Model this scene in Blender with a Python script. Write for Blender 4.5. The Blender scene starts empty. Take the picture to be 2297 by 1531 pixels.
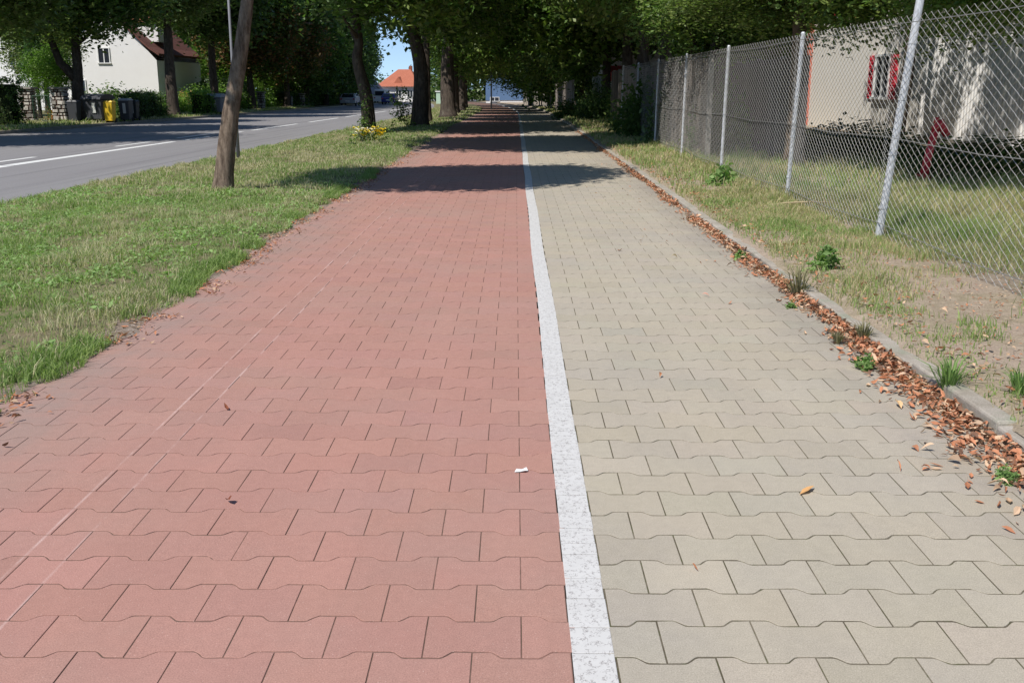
import bpy, math, random
import numpy as np
from mathutils import Vector, Matrix

S = bpy.context.scene
COL = S.collection
R = math.radians
# ------------------------------------------------------------------ camera, world, sun, exposure
PITCH = 14.2
cam = bpy.data.cameras.new("camera"); camo = bpy.data.objects.new("camera", cam); COL.objects.link(camo)
camo.location = (0, 0, 1.5); camo.rotation_euler = (R(90 - PITCH), 0, R(0.19))
cam.sensor_width = 36; cam.lens = 35.5; cam.clip_start = 0.05; cam.clip_end = 3000
S.camera = camo
SUN = Vector((-0.46, -0.60, 1.0))            # direction towards the sun
SUN.normalize()
ELEV = math.asin(SUN.z)
w = bpy.data.worlds.new("World"); S.world = w; w.use_nodes = True
nt = w.node_tree; bg = nt.nodes["Background"]
sky = nt.nodes.new("ShaderNodeTexSky"); sky.sky_type = 'NISHITA'; sky.sun_disc = False
sky.sun_elevation = ELEV; sky.sun_rotation = math.atan2(SUN.x, SUN.y)
sky.dust_density = .2; sky.air_density = .9; sky.ozone_density = 1.6; sky.altitude = 1800
tcw = nt.nodes.new("ShaderNodeTexCoord"); vadd = nt.nodes.new("ShaderNodeVectorMath"); vadd.operation = 'ADD'; vadd.inputs[1].default_value = (0, 0, .07)
nt.links.new(tcw.outputs["Generated"], vadd.inputs[0]); nt.links.new(vadd.outputs[0], sky.inputs[0])
nt.links.new(sky.outputs[0], bg.inputs[0]); bg.inputs[1].default_value = 0.12
sl = bpy.data.lights.new("sun", 'SUN'); sl.energy = 4.2; sl.angle = R(0.55); sl.color = (1, .955, .89)
so = bpy.data.objects.new("sun", sl); COL.objects.link(so)
so.rotation_euler = SUN.to_track_quat('Z', 'Y').to_euler(); so.location = (-30, -50, 80)
S.view_settings.view_transform = 'Standard'; S.view_settings.look = 'None'
S.view_settings.exposure = 0.26; S.view_settings.gamma = 1
S.cycles.max_bounces = 6; S.cycles.transparent_max_bounces = 6

# ------------------------------------------------------------------ helpers
F, H0, CP, VX = 2267.0, 1.5, math.cos(R(PITCH)), 1156.0
def dist(x, Y): return Y * CP + H0 * math.sin(R(PITCH))
def sm(a, b, x):
    t = np.clip((x - a) / (b - a), 0, 1); return t * t * (3 - 2 * t)
def bend(y): return -0.0006 * np.maximum(0, y - 60) ** 2 if np.ndim(y) else -0.0006 * max(0, y - 60) ** 2
def bd(y): return max(bend(y), -9.0)
def zroad(y): return -0.0065 * y
def zpath(y): return -0.0085 * np.maximum(0, np.asarray(y, float) - 40)
def terrain(x, y):
    """ground height: road plane on the left, path plane on the right"""
    x = np.asarray(x, float); y = np.asarray(y, float)
    xx = x - np.maximum(bend(y) if y.ndim else bd(float(y)), -9)
    t = sm(-7.0, -2.6, xx)
    return zroad(y) * (1 - t) + zpath(y) * t
def tz(x, y): return float(terrain(x, y))

def tag(o, label=None, cat=None, group=None, kind=None):
    if label: o["label"] = label
    if cat: o["category"] = cat
    if group: o["group"] = group
    if kind: o["kind"] = kind
    return o
def empty(name, loc, label, cat, group=None, rz=0, scale=None):
    o = bpy.data.objects.new(name, None); COL.objects.link(o); o.empty_display_size = .2
    o.location = loc; o.rotation_euler = (0, 0, rz)
    if scale: o.scale = scale
    return tag(o, label, cat, group)

def hash2(i, j, s=0.0):
    v = np.sin(i * 127.1 + j * 311.7 + s * 74.7) * 43758.5453
    return v - np.floor(v)
def vnoise(x, y, s=0.0):
    x = np.asarray(x, float); y = np.asarray(y, float)
    i = np.floor(x); j = np.floor(y); u = x - i; v = y - j
    u = u * u * (3 - 2 * u); v = v * v * (3 - 2 * v)
    a = hash2(i, j, s); b = hash2(i + 1, j, s); c = hash2(i, j + 1, s); d = hash2(i + 1, j + 1, s)
    return (a * (1 - u) + b * u) * (1 - v) + (c * (1 - u) + d * u) * v
def fbm(x, y, s=0.0):
    return .5 * vnoise(x, y, s) + .3 * vnoise(x * 2.3, y * 2.3, s + 3) + .2 * vnoise(x * 5.1, y * 5.1, s + 7)

def np_mesh(name, verts, faces, mat=None, parent=None, cols=None, smooth=False, link=True):
    """verts Nx3; faces: an MxK array, or a list of such arrays; cols: Nx3 point colours"""
    fl = faces if isinstance(faces, list) else [faces]
    me = bpy.data.meshes.new(name)
    verts = np.asarray(verts, np.float32)
    me.vertices.add(len(verts)); me.vertices.foreach_set("co", verts.ravel())
    li = np.concatenate([f.ravel() for f in fl]).astype(np.int32)
    tot = np.concatenate([np.full(len(f), f.shape[1], np.int32) for f in fl])
    st = np.concatenate([[0], np.cumsum(tot)[:-1]]).astype(np.int32)
    me.loops.add(len(li)); me.loops.foreach_set("vertex_index", li)
    me.polygons.add(len(tot)); me.polygons.foreach_set("loop_start", st); me.polygons.foreach_set("loop_total", tot)
    me.polygons.foreach_set("use_smooth", np.full(len(tot), bool(smooth)))
    me.update(calc_edges=True)
    if cols is not None:
        a = me.color_attributes.new("col", 'FLOAT_COLOR', 'POINT')
        c = np.ones((len(verts), 4), np.float32); c[:, :3] = cols
        a.data.foreach_set("color", c.ravel())
    if mat: me.materials.append(mat)
    if not link: return me
    o = bpy.data.objects.new(name, me); COL.objects.link(o)
    if parent: o.parent = parent
    return o

class MB:
    """collects boxes, prisms and tubes into ONE mesh"""
    def __init__(s): s.v = []; s.f = []; s.c = []
    def add(s, vs, fs, col=None):
        b = len(s.v); s.v += [tuple(v) for v in vs]; s.f += [tuple(i + b for i in f) for f in fs]
        s.c += [col or (1, 1, 1)] * len(vs)
    def box(s, c, d, rz=0, col=None, M=None, taper=1.0):
        x, y, z = d[0] / 2, d[1] / 2, d[2] / 2
        vs = []
        for k in (-1, 1):
            t = taper if k > 0 else 1
            for (a, b) in ((-1, -1), (1, -1), (1, 1), (-1, 1)):
                v = Vector((a * x * t, b * y * t, k * z))
                if M: v = M @ v
                else: v = Matrix.Rotation(rz, 3, 'Z') @ v
                vs.append(v + Vector(c))
        s.add(vs, [(3, 2, 1, 0), (4, 5, 6, 7), (0, 1, 5, 4), (1, 2, 6, 5), (2, 3, 7, 6), (3, 0, 4, 7)], col)
    def tube(s, pts, rad, n=10, cap=True, jit=0, seed=0, flare=0):
        rnd = random.Random(seed)
        pts = [Vector(p) for p in pts]
        if not hasattr(rad, '__len__'): rad = [rad] * len(pts)
        vs = []; fs = []
        prev = None
        off = [1 + jit * (rnd.random() - .5) for _ in range(n)]
        for i, p in enumerate(pts):
            d = (pts[min(i + 1, len(pts) - 1)] - pts[max(i - 1, 0)]).normalized()
            ref = Vector((1, 0, 0)) if abs(d.x) < .9 else Vector((0, 1, 0))
            a = ref.cross(d).normalized() if prev is None else (prev - d * prev.dot(d)).normalized()
            prev = a; b = d.cross(a)
            for k in range(n):
                t = 2 * math.pi * k / n
                r = rad[i] * off[k] * (1 + jit * .5 * (rnd.random() - .5))
                vs.append(p + (a * math.cos(t) + b * math.sin(t)) * r)
        for i in range(len(pts) - 1):
            for k in range(n):
                fs.append((i * n + k, i * n + (k + 1) % n, (i + 1) * n + (k + 1) % n, (i + 1) * n + k))
        if cap:
            fs.append(tuple(range(n))[::-1]); fs.append(tuple((len(pts) - 1) * n + k for k in range(n)))
        s.add(vs, fs)
    def build(s, name, mat=None, parent=None, smooth=False, bevel=0, col=False):
        me = bpy.data.meshes.new(name); me.from_pydata(s.v, [], s.f); me.update()
        if col:
            a = me.color_attributes.new("col", 'FLOAT_COLOR', 'POINT')
            a.data.foreach_set("color", np.array([tuple(c) + (1,) for c in s.c], np.float32).ravel())
        if mat: me.materials.append(mat)
        if smooth: me.polygons.foreach_set("use_smooth", [True] * len(me.polygons))
        o = bpy.data.objects.new(name, me); COL.objects.link(o)
        if parent: o.parent = parent
        if bevel:
            m = o.modifiers.new("b", 'BEVEL'); m.width = bevel; m.segments = 2; m.limit_method = 'ANGLE'
        return o

# ------------------------------------------------------------------ materials
class NB:
    def __init__(s, name):
        s.m = bpy.data.materials.new(name); s.m.use_nodes = True; s.t = s.m.node_tree
        s.p = s.t.nodes["Principled BSDF"]; s.out = s.t.nodes["Material Output"]
    def n(s, typ, **kw):
        nd = s.t.nodes.new(typ)
        for k, v in kw.items():
            if k in nd.inputs: nd.inputs[k].default_value = v
            else: setattr(nd, k, v)
        return nd
    def l(s, a, b): s.t.links.new(a, b)
    def coord(s, scale=(1, 1, 1)):
        tc = s.n("ShaderNodeTexCoord"); mp = s.n("ShaderNodeMapping"); mp.inputs["Scale"].default_value = scale
        s.l(tc.outputs["Object"], mp.inputs[0]); return mp.outputs[0]
    def noise(s, vec, scale, detail=3, rough=.6):
        nd = s.n("ShaderNodeTexNoise"); nd.inputs["Scale"].default_value = scale
        nd.inputs["Detail"].default_value = detail; nd.inputs["Roughness"].default_value = rough
        s.l(vec, nd.inputs["Vector"]); return nd.outputs["Fac"]
    def ramp(s, fac, stops):
        nd = s.n("ShaderNodeValToRGB"); e = nd.color_ramp.elements
        while len(e) < len(stops): e.new(.5)
        for el, (p, c) in zip(e, stops):
            el.position = p; el.color = (c, c, c, 1) if not hasattr(c, '__len__') else tuple(c) + (1,)
        s.l(fac, nd.inputs[0]); return nd.outputs[0]
    def mix(s, fac, a, b, typ='MIX'):
        nd = s.n("ShaderNodeMix"); nd.data_type = 'RGBA'; nd.blend_type = typ
        for sock, v in ((nd.inputs[0], fac), (nd.inputs[6], a), (nd.inputs[7], b)):
            if isinstance(v, bpy.types.NodeSocket): s.l(v, sock)
            elif hasattr(v, '__len__'): sock.default_value = tuple(v) + (1,) if len(v) == 3 else v
            else: sock.default_value = v
        return nd.outputs[2]
    def bump(s, h, strength=.3, d=.01):
        nd = s.n("ShaderNodeBump"); nd.inputs["Strength"].default_value = strength; nd.inputs["Distance"].default_value = d
        s.l(h, nd.inputs["Height"]); s.l(nd.outputs[0], s.p.inputs["Normal"])
    def base(s, c, rough=.8, spec=.3):
        if isinstance(c, bpy.types.NodeSocket): s.l(c, s.p.inputs["Base Color"])
        else: s.p.inputs["Base Color"].default_value = tuple(c) + (1,)
        s.p.inputs["Roughness"].default_value = rough; s.p.inputs["Specular IOR Level"].default_value = spec
        return s.m
def simple(name, c, rough=.6, var=.15, scale=8, metal=0, spec=.4, bump=0):
    b = NB(name); v = b.coord(); f = b.noise(v, scale, 4)
    c2 = b.mix(f, tuple(x * (1 - var) for x in c), tuple(min(1, x * (1 + var)) for x in c))
    b.base(c2, rough, spec); b.p.inputs["Metallic"].default_value = metal
    if bump: b.bump(f, bump)
    return b.m
def colmat(name, rough=.7, spec=.2, trans=0.0, nscale=0, nvar=.2, bump=0):
    b = NB(name); at = b.n("ShaderNodeAttribute"); at.attribute_name = "col"; c = at.outputs["Color"]
    if nscale:
        f = b.noise(b.coord(), nscale, 4, .7)
        g = b.ramp(f, [(.3, 1 - nvar), (.7, 1 + nvar)])
        c = b.mix(1.0, c, g, 'MULTIPLY')
        if bump: b.bump(f, bump, .004)
    b.base(c, rough, spec)
    if trans:
        tr = b.n("ShaderNodeBsdfTranslucent"); tc = b.mix(1.0, c, (1.15, 1.5, .6), 'MULTIPLY'); b.l(tc, tr.inputs[0])
        mx = b.n("ShaderNodeMixShader"); mx.inputs[0].default_value = trans
        b.l(b.p.outputs[0], mx.inputs[1]); b.l(tr.outputs[0], mx.inputs[2]); b.l(mx.outputs[0], b.out.inputs[0])
    return b.m
def obj_tint(b, c, amt=.25):
    oi = b.n("ShaderNodeObjectInfo"); g = b.ramp(oi.outputs["Random"], [(0, 1 - amt), (1, 1 + amt)])
    return b.mix(1.0, c, g, 'MULTIPLY')

def m_paver(name, base, dust, speck):
    b = NB(name); at = b.n("ShaderNodeAttribute"); at.attribute_name = "col"
    v = b.coord()
    c = b.mix(1.0, at.outputs["Color"], base, 'MULTIPLY')
    big = b.noise(v, .55, 5, .65)
    c = b.mix(b.ramp(big, [(.45, 0.0), (.68, .5)]), c, dust)
    sx = b.n("ShaderNodeSeparateXYZ"); b.l(v, sx.inputs[0])
    def band(x0, x1, a0, a1):
        mr = b.n("ShaderNodeMapRange"); b.l(sx.outputs[0], mr.inputs[0])
        for i_, q_ in enumerate((x0, x1, a0, a1)): mr.inputs[i_ + 1].default_value = q_
        return mr.outputs[0]
    def mul(p_, q_):
        k_ = b.n("ShaderNodeMath"); k_.operation = 'MULTIPLY'; b.l(p_, k_.inputs[0]); b.l(q_, k_.inputs[1]); return k_.outputs[0]
    edge_n = b.ramp(b.noise(v, 2.4, 4, .7), [(.35, .2), (.6, 1.0)])
    grime = (.27, .225, .20)
    c = b.mix(mul(band(-1.75, -2.35, 0, .62), edge_n), c, grime)
    c = b.mix(mul(band(1.55, 2.0, 0, .65), edge_n), c, (.25, .22, .19))
    for xs_ in ((-1.615, -1.47) if 'red' in name else ()):
        c = b.mix(mul(mul(band(xs_ - .008, xs_, 0, 1), band(xs_ + .008, xs_, 0, 1)), b.ramp(b.noise(v, 1.3, 5, .8), [(.42, 0.0), (.6, .7)])), c, (.62, .46, .42))
    pt = b.noise(b.coord((2.2, .35, 1)), 1.6, 4, .6)
    c = b.mix(b.ramp(pt, [(.45, 0.0), (.75, .3)]), c, tuple(min(1, x * 1.22) for x in base))
    md = b.noise(v, 26, 3, .6)
    c = b.mix(1.0, c, b.ramp(md, [(.3, .96), (.7, 1.04)]), 'MULTIPLY')
    fine = b.noise(v, 240, 3, .75)
    c = b.mix(1.0, c, b.ramp(fine, [(.28, .70), (.5, 1.0), (.74, 1.28)]), 'MULTIPLY')
    vo = b.n("ShaderNodeTexVoronoi"); vo.inputs["Scale"].default_value = 95; b.l(v, vo.inputs["Vector"])
    sp = b.ramp(vo.outputs["Distance"], [(.07, 1.0), (.14, 0.0)])
    gate = b.ramp(b.noise(v, 55, 1), [(.46, 0.0), (.56, .85)])
    k = b.n("ShaderNodeMath"); k.operation = 'MULTIPLY'; b.l(sp, k.inputs[0]); b.l(gate, k.inputs[1])
    c = b.mix(k.outputs[0], c, speck)
    b.base(c, .88, .25); b.bump(fine, .35, .002)
    return b.m
M = {}
M['red'] = m_paver("red_concrete_paver", (.392, .212, .172), (.35, .24, .20), (.64, .47, .41))
M['grey'] = m_paver("grey_concrete_paver", (.405, .358, .282), (.345, .315, .28), (.60, .55, .46))
M['joint'] = None
def m_joint(name, a, c_, moss):
    b = NB(name); v = b.coord()
    c = b.mix(b.ramp(b.noise(v, 3.2, 5, .7), [(.42, 0.0), (.62, 1.0)]), a, c_)
    c = b.mix(b.ramp(b.noise(v, 30, 3, .7), [(.5, 0.0), (.62, .6)]), c, moss)
    return b.base(c, .97, .03)
M['joint'] = m_joint("joint_sand", (.10, .085, .06), (.21, .185, .14), (.085, .095, .04))
M['dust'] = m_joint("joint_dust", (.14, .095, .075), (.27, .16, .13), (.10, .08, .06))
def m_line():
    b = NB("worn_white_line_stone"); v = b.coord()
    vv = b.coord((1.0, .55, 1))
    wp = b.n("ShaderNodeTexNoise"); wp.inputs["Scale"].default_value = 70; b.l(v, wp.inputs["Vector"])
    ad = b.mix(.035, vv, wp.outputs["Color"])
    vo = b.n("ShaderNodeTexVoronoi"); vo.feature = 'DISTANCE_TO_EDGE'; vo.inputs["Scale"].default_value = 74; b.l(ad, vo.inputs["Vector"])
    cr = b.ramp(vo.outputs["Distance"], [(.04, 1.0), (.11, 0.0)])
    gate = b.ramp(b.noise(v, 42, 3, .7), [(.48, 0.0), (.58, 1.0)])
    k = b.n("ShaderNodeMath"); k.operation = 'MULTIPLY'; b.l(cr, k.inputs[0]); b.l(gate, k.inputs[1])
    c = b.mix(b.noise(v, 9, 3), (.52, .51, .49), (.64, .63, .61))
    c = b.mix(k.outputs[0], c, (.30, .28, .27))
    b.base(c, .75, .3); b.bump(k.outputs[0], -.3, .002); return b.m
M['line'] = m_line()
def m_asphalt():
    b = NB("asphalt"); v = b.coord()
    c = b.mix(b.noise(b.coord((1, .07, 1)), 1.3, 4), (.20, .19, .195), (.265, .258, .258))
    c = b.mix(1.0, c, b.ramp(b.noise(v, 60, 3, .8), [(.3, .8), (.7, 1.2)]), 'MULTIPLY')
    c = b.mix(b.ramp(b.noise(b.coord((1, .02, 1)), 2.2, 2), [(.56, 0.0), (.66, .35)]), c, (.11, .105, .11))
    b.base(c, .85, .3); b.bump(b.noise(v, 120, 2), .3, .004); return b.m
M['asphalt'] = m_asphalt()
M['paint'] = simple("road_paint", (.74, .74, .72), .6, .12, 6)
M['soil'] = None
def m_soil(name, a, c_, d):
    b = NB(name); v = b.coord()
    c = b.mix(b.ramp(b.noise(v, 1.6, 5, .65), [(.4, 0.0), (.6, 1.0)]), a, c_)
    c = b.mix(b.ramp(b.noise(v, 11, 5, .7), [(.45, 0.0), (.62, .8)]), c, d)
    c = b.mix(1.0, c, b.ramp(b.noise(v, 90, 3, .8), [(.3, .7), (.7, 1.25)]), 'MULTIPLY')
    b.base(c, .97, .05); b.bump(b.noise(v, 30, 5, .7), .8, .02); return b.m
M['soil'] = m_soil("verge_soil", (.17, .15, .09), (.14, .16, .07), (.25, .20, .13))
M['drysoil'] = m_soil("dry_soil", (.36, .285, .22), (.30, .25, .17), (.42, .34, .26))
M['lawn'] = m_soil("lawn_ground", (.07, .09, .03), (.10, .12, .04), (.12, .10, .06))
M['sand'] = m_soil('edge_sand', (.27, .215, .175), (.33, .27, .225), (.19, .14, .10))
M['dirt'] = m_soil('gutter_dirt', (.13, .085, .06), (.20, .13, .09), (.09, .07, .05))
M['blade'] = colmat("grass_blades", .6, .2, .38)
M['leaf'] = colmat("tree_leaves", .45, .35, .40)
M['litter'] = colmat("dry_leaves", .7, .2, .12)
M['stone'] = colmat("rough_stone", .9, .2, 0, 14, .3, .6)
def m_bark(name, a, c_, lich):
    b = NB(name); v = b.coord((1, 1, .22))
    f = b.noise(v, 15, 7, .75)
    c = b.mix(b.ramp(f, [(.38, 0.0), (.62, 1.0)]), a, c_)
    c = b.mix(b.ramp(b.noise(b.coord((1, 1, .8)), 5, 4, .6), [(.56, 0.0), (.68, .5)]), c, lich)
    c = obj_tint(b, c, .15)
    b.base(c, .93, .1); b.bump(f, 1.0, .03); return b.m
M['bark'] = m_bark("bark_brown", (.085, .06, .045), (.27, .205, .155), (.36, .30, .24))
M['barkdark'] = m_bark("bark_dark", (.045, .036, .030), (.11, .088, .072), (.15, .14, .11))
def m_galv():
    b = NB("galvanised_steel"); v = b.coord()
    vo = b.n("ShaderNodeTexVoronoi"); vo.inputs["Scale"].default_value = 60; b.l(b.coord((1, 1, .4)), vo.inputs["Vector"])
    c = b.mix(vo.outputs["Color"], (.40, .41, .42), (.66, .67, .68))
    c = b.mix(b.ramp(b.noise(v, 24, 4), [(.5, 0.0), (.7, .5)]), c, (.30, .30, .30))
    b.base(c, .5, .5); b.p.inputs["Metallic"].default_value = .25; return b.m
M['galv'] = m_galv()
M['wire'] = simple("galvanised_wire", (.46, .45, .43), .5, .15, 30, metal=.25)
M['kerb'] = None
M['wiredark'] = simple('weathered_wire', (.20, .20, .19), .6, .2, 30)
def m_conc(name, a, c_, moss=None, sc=5):
    b = NB(name); v = b.coord()
    c = b.mix(b.ramp(b.noise(v, sc, 5, .7), [(.35, 0.0), (.65, 1.0)]), a, c_)
    if moss: c = b.mix(b.ramp(b.noise(v, 2.3, 4, .7), [(.52, 0.0), (.66, .7)]), c, moss)
    c = b.mix(1.0, c, b.ramp(b.noise(v, 160, 2, .8), [(.3, .78), (.7, 1.2)]), 'MULTIPLY')
    c = obj_tint(b, c, .1)
    b.base(c, .92, .15); b.bump(b.noise(v, 50, 5, .8), .6, .008); return b.m
M['kerb'] = m_conc("kerb_concrete", (.29, .255, .21), (.40, .36, .31), (.24, .26, .19))
M['conc'] = m_conc("old_concrete", (.24, .22, .20), (.34, .32, .29))
M['wood'] = colmat("weathered_boards", .9, .1, 0, 6, .25, .4)
def m_plaster(name, a, c_):
    b = NB(name); v = b.coord(); c = b.mix(b.noise(v, 1.5, 5, .7), a, c_); b.base(c, .9, .15)
    b.bump(b.noise(v, 40, 3), .2, .01); return b.m
M['white'] = m_plaster("white_render", (.78, .765, .74), (.86, .85, .83))
M['cream'] = m_plaster("cream_render", (.74, .70, .63), (.82, .78, .71))
M['corr'] = m_plaster("light_corrugated_metal", (.72, .70, .67), (.80, .78, .75))
M['greywall'] = m_plaster("grey_render", (.25, .24, .23), (.32, .31, .29))
M['bluewall'] = m_plaster("blue_cladding", (.10, .17, .30), (.13, .21, .35))
def m_tiles(name, a, c_):
    b = NB(name); v = b.coord()
    br = b.n("ShaderNodeTexBrick"); br.inputs["Scale"].default_value = 3; br.inputs["Mortar Size"].default_value = .03
    b.l(v, br.inputs["Vector"]); br.inputs["Color1"].default_value = a + (1,); br.inputs["Color2"].default_value = c_ + (1,)
    br.inputs["Mortar"].default_value = tuple(x * .5 for x in a) + (1,)
    c = b.mix(b.noise(v, 1.2, 4), br.outputs[0], tuple(x * .75 for x in a)); b.base(c, .85, .2); return b.m
M['tilebrown'] = m_tiles("brown_roof_tiles", (.17, .075, .062), (.22, .10, .08))
M['tileorange'] = m_tiles("orange_roof_tiles", (.48, .165, .10), (.58, .22, .14))
M['glass'] = NB("window_glass").base((.03, .035, .045), .08, .6)
M['frame'] = simple("white_frame", (.78, .78, .76), .5, .05)
M['shut'] = simple("red_shutter", (.68, .04, .07), .5, .15)
M['redpaint'] = simple("red_paint", (.62, .045, .06), .5, .2)
M['black'] = simple("black_plastic", (.025, .027, .030), .45, .2)
M['dgrey'] = simple("dark_grey_plastic", (.06, .062, .072), .45, .2, 3)
M['mgrey'] = simple("grey_plastic", (.21, .21, .225), .5, .15, 3)
M['lgrey'] = simple("light_grey_plastic", (.36, .37, .40), .5, .1, 3)
M['yellow'] = simple("yellow_plastic", (.72, .47, .03), .45, .1, 3)
M['label'] = simple("pale_sticker", (.55, .56, .54), .5, .1)
M['green'] = simple("green_plastic", (.03, .09, .05), .45, .2)
M['bluecar'] = NB("blue_car_paint").base((.045, .05, .21), .25, .6)
M['silver'] = NB("silver_car_paint").base((.45, .46, .48), .25, .6)
M['whitecar'] = NB("white_van_paint").base((.75, .75, .74), .3, .5)
M['tyre'] = simple("tyre_rubber", (.02, .02, .02), .8)
M['tail'] = NB("tail_light").base((.45, .02, .02), .3, .5)
M['ylw'] = simple("yellow_petals", (.85, .68, .07), .6, .15, 20)
M['wht'] = simple("white_petals", (.80, .77, .60), .6, .1, 20)

# ------------------------------------------------------------------ ground, path, road
def grid(name, xs, ys, zf, mat, kind='structure', xoff=True):
    X, Y = np.meshgrid(xs, ys)
    XX = X + (np.maximum(bend(Y), -9) if xoff else 0)
    Z = zf(XX, X, Y)
    v = np.stack([XX, Y, Z], -1).reshape(-1, 3); nx, ny = len(xs), len(ys)
    i = (np.arange(ny - 1)[:, None] * nx + np.arange(nx - 1)[None]).ravel()
    o = np_mesh(name, v, np.stack([i, i + 1, i + nx + 1, i + nx], 1), mat, smooth=True)
    o["kind"] = kind; return o
ysl = np.concatenate([np.arange(-6, 60, 3.0), np.arange(60, 260, 10.0)])
grid("ground", np.array([-600, -120, -60, -30, -12, -4, 0, 4, 12, 30, 60, 120, 600.0]), np.array(list(np.arange(-40, 300, 10.0)) + [450, 900.0]),
     lambda XX, X, Y: terrain(X, np.minimum(Y, 300)) - .22, M['lawn'], xoff=False)

U, P, AMP = 0.27, 0.1925, 0.0155
def trap(t):                                   # trapezoid wave, +1 at t integer
    t = np.abs((t + .5) % 1.0 - .5)            # 0 at integers .. .5
    q = np.clip((.25 - t) / .075, -1, 1); return 1.5 * q - .5 * q ** 3
def pavers(name, x0, x1, anchor, y0, y1, mat, tone, phase, seed, yo=0, g=.0024):
    rng = np.random.default_rng(seed)
    ch = .0012
    V = []; Fc4 = []; Fn = []; C = []
    n0, n1 = int(y0 / P), int(y1 / P)
    faces_by = {}
    base = 0
    for n in range(n0, n1):
        ys = n * P + yo
        k0 = math.floor((x0 - anchor) / U) - 1; k1 = math.ceil((x1 - anchor) / U) + 1
        sh = .5 * ((n + phase) % 2)
        for k in range(k0, k1):
            a = max(anchor + (k + sh) * U, x0); b_ = min(anchor + (k + sh + 1) * U, x1)
            if b_ - a < .03: continue
            # sample points of the wave: joints and corners
            ts = [a] + [anchor + (k + sh + q) * U for q in (.175, .21, .25, .29, .325, .675, .71, .75, .79, .825)] + [b_]
            ts = [t for t in ts if a <= t <= b_]
            ts = np.array(sorted(set(ts)))
            tt = (ts - anchor) / U - sh
            nz = lambda s_: .0016 * (2 * hash2(np.round(ts * 173), n * 2.0 + s_, 1.7) - 1)
            top = ys + P + AMP * trap(tt) + nz(0); bot = ys - AMP * trap(tt) + nz(1)
            dz = float(np.clip(rng.normal(0, .0004), -.0008, .0008)); tlx = rng.normal(0, .0015); tly = rng.normal(0, .0015)
            cx = (a + b_) / 2; cy = ys + P / 2
            def ring(ins, z):
                xs_ = ts.copy(); xs_[0] += ins; xs_[-1] -= ins
                up = np.stack([xs_, top - ins * 1.5], 1)[::-1]; lo = np.stack([xs_, bot + ins * 1.5], 1)
                r = np.concatenate([lo, up]); zz = z + dz + (r[:, 0] - cx) * tlx + (r[:, 1] - cy) * tly
                off = max(bend(float(ys)), -9)
                return np.concatenate([r + [off, 0], zz[:, None]], 1)
            z0 = float(zpath(ys))
            o_ = ring(g, z0 - .004); m_ = ring(g, z0 - .0006); t_ = ring(g + ch, z0)
            m = len(t_)
            V += [m_, t_, o_]
            c = tone * (1 + rng.normal(0, .022)) * (.94 if rng.random() < .02 else 1) * np.array([1 + rng.normal(0, .012), 1, 1 + rng.normal(0, .015)])
            C.append(np.repeat(c[None], 3 * m, 0))
            faces_by.setdefault(m, []).append(base + m + np.arange(m))
            idx = np.arange(m); j = (idx + 1) % m
            Fc4.append(np.stack([base + idx, base + j, base + m + j, base + m + idx], 1))
            Fc4.append(np.stack([base + 2 * m + idx, base + 2 * m + j, base + j, base + idx], 1))
            base += 3 * m
    fl = [np.array(v) for v in faces_by.values()] + [np.concatenate(Fc4)]
    o = np_mesh(name, np.concatenate(V), fl, mat, cols=np.concatenate(C)); o["kind"] = 'structure'; return o
LX0, LX1 = .153, .274
pavers("bike_path", -2.9, LX0 + .02, LX0, 1.5, 70, M['red'], np.array([1, 1, 1.0]), 0, 1, -.048, .0019)
pavers("footpath", LX1 - .02, 2.11, LX1, 1.5, 70, M['grey'], np.array([1, 1, 1.0]), 0, 2, -.072, .0025)
yy = np.arange(-4, 70.5, 2.0)
grid("path_joint_sand", np.array([LX1 - .06, 1.2, 2.2]), yy, lambda XX, X, Y: zpath(Y) - .0022, M['joint'])
grid("path_joint_dust", np.array([-3.0, -1.2, LX0 + .0]), yy, lambda XX, X, Y: zpath(Y) - .0024, M['dust'])
yf = np.concatenate([np.arange(69.5, 130, 3.0), [140, 160, 180.]])
grid("bike_path_far", np.array([-2.9, -1.4, LX0]), yf, lambda XX, X, Y: zpath(Y) - .001, M['dust'])
grid("footpath_far", np.array([LX1, 1.2, 2.11]), yf, lambda XX, X, Y: zpath(Y) - .001, M['grey'])
# white line of small slabs
rng = np.random.default_rng(5)
V = []; Fq = []; y = 1.4; b0 = 0
while y < 120:
    L = rng.uniform(.08, .19) if y < 40 else 2.0
    ya, yb = y + .0018, y + L - .0018
    wv = lambda q: .005 * math.sin(q * 1.15) * min(1, max(0, (q - 4) / 3)) + max(bend(q), -9)
    jl, jr = rng.normal(0, .0008), rng.normal(0, .0008)
    z = float(zpath(y)) + .0012 + rng.normal(0, .0002)
    c4 = [(LX0 + .003 + jl + wv(ya), ya), (LX1 - .003 + jr + wv(ya), ya), (LX1 - .003 + jr + wv(yb), yb), (LX0 + .003 + jl + wv(yb), yb)]
    cen = np.mean(c4, 0)
    V += [(a, b, z - .012) for a, b in c4] + [(a, b, z - .0006) for a, b in c4] + [(a + (cen[0] - a) * .03, b + (cen[1] - b) * .03, z) for a, b in c4]
    for r in (0, 4):
        for k in range(4): Fq.append((b0 + r + k, b0 + r + (k + 1) % 4, b0 + r + 4 + (k + 1) % 4, b0 + r + 4 + k))
    Fq.append((b0 + 8, b0 + 9, b0 + 10, b0 + 11)); b0 += 12; y += L
o = np_mesh("white_path_line", np.array(V), np.array(Fq), M['line']); o["kind"] = 'structure'

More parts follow.
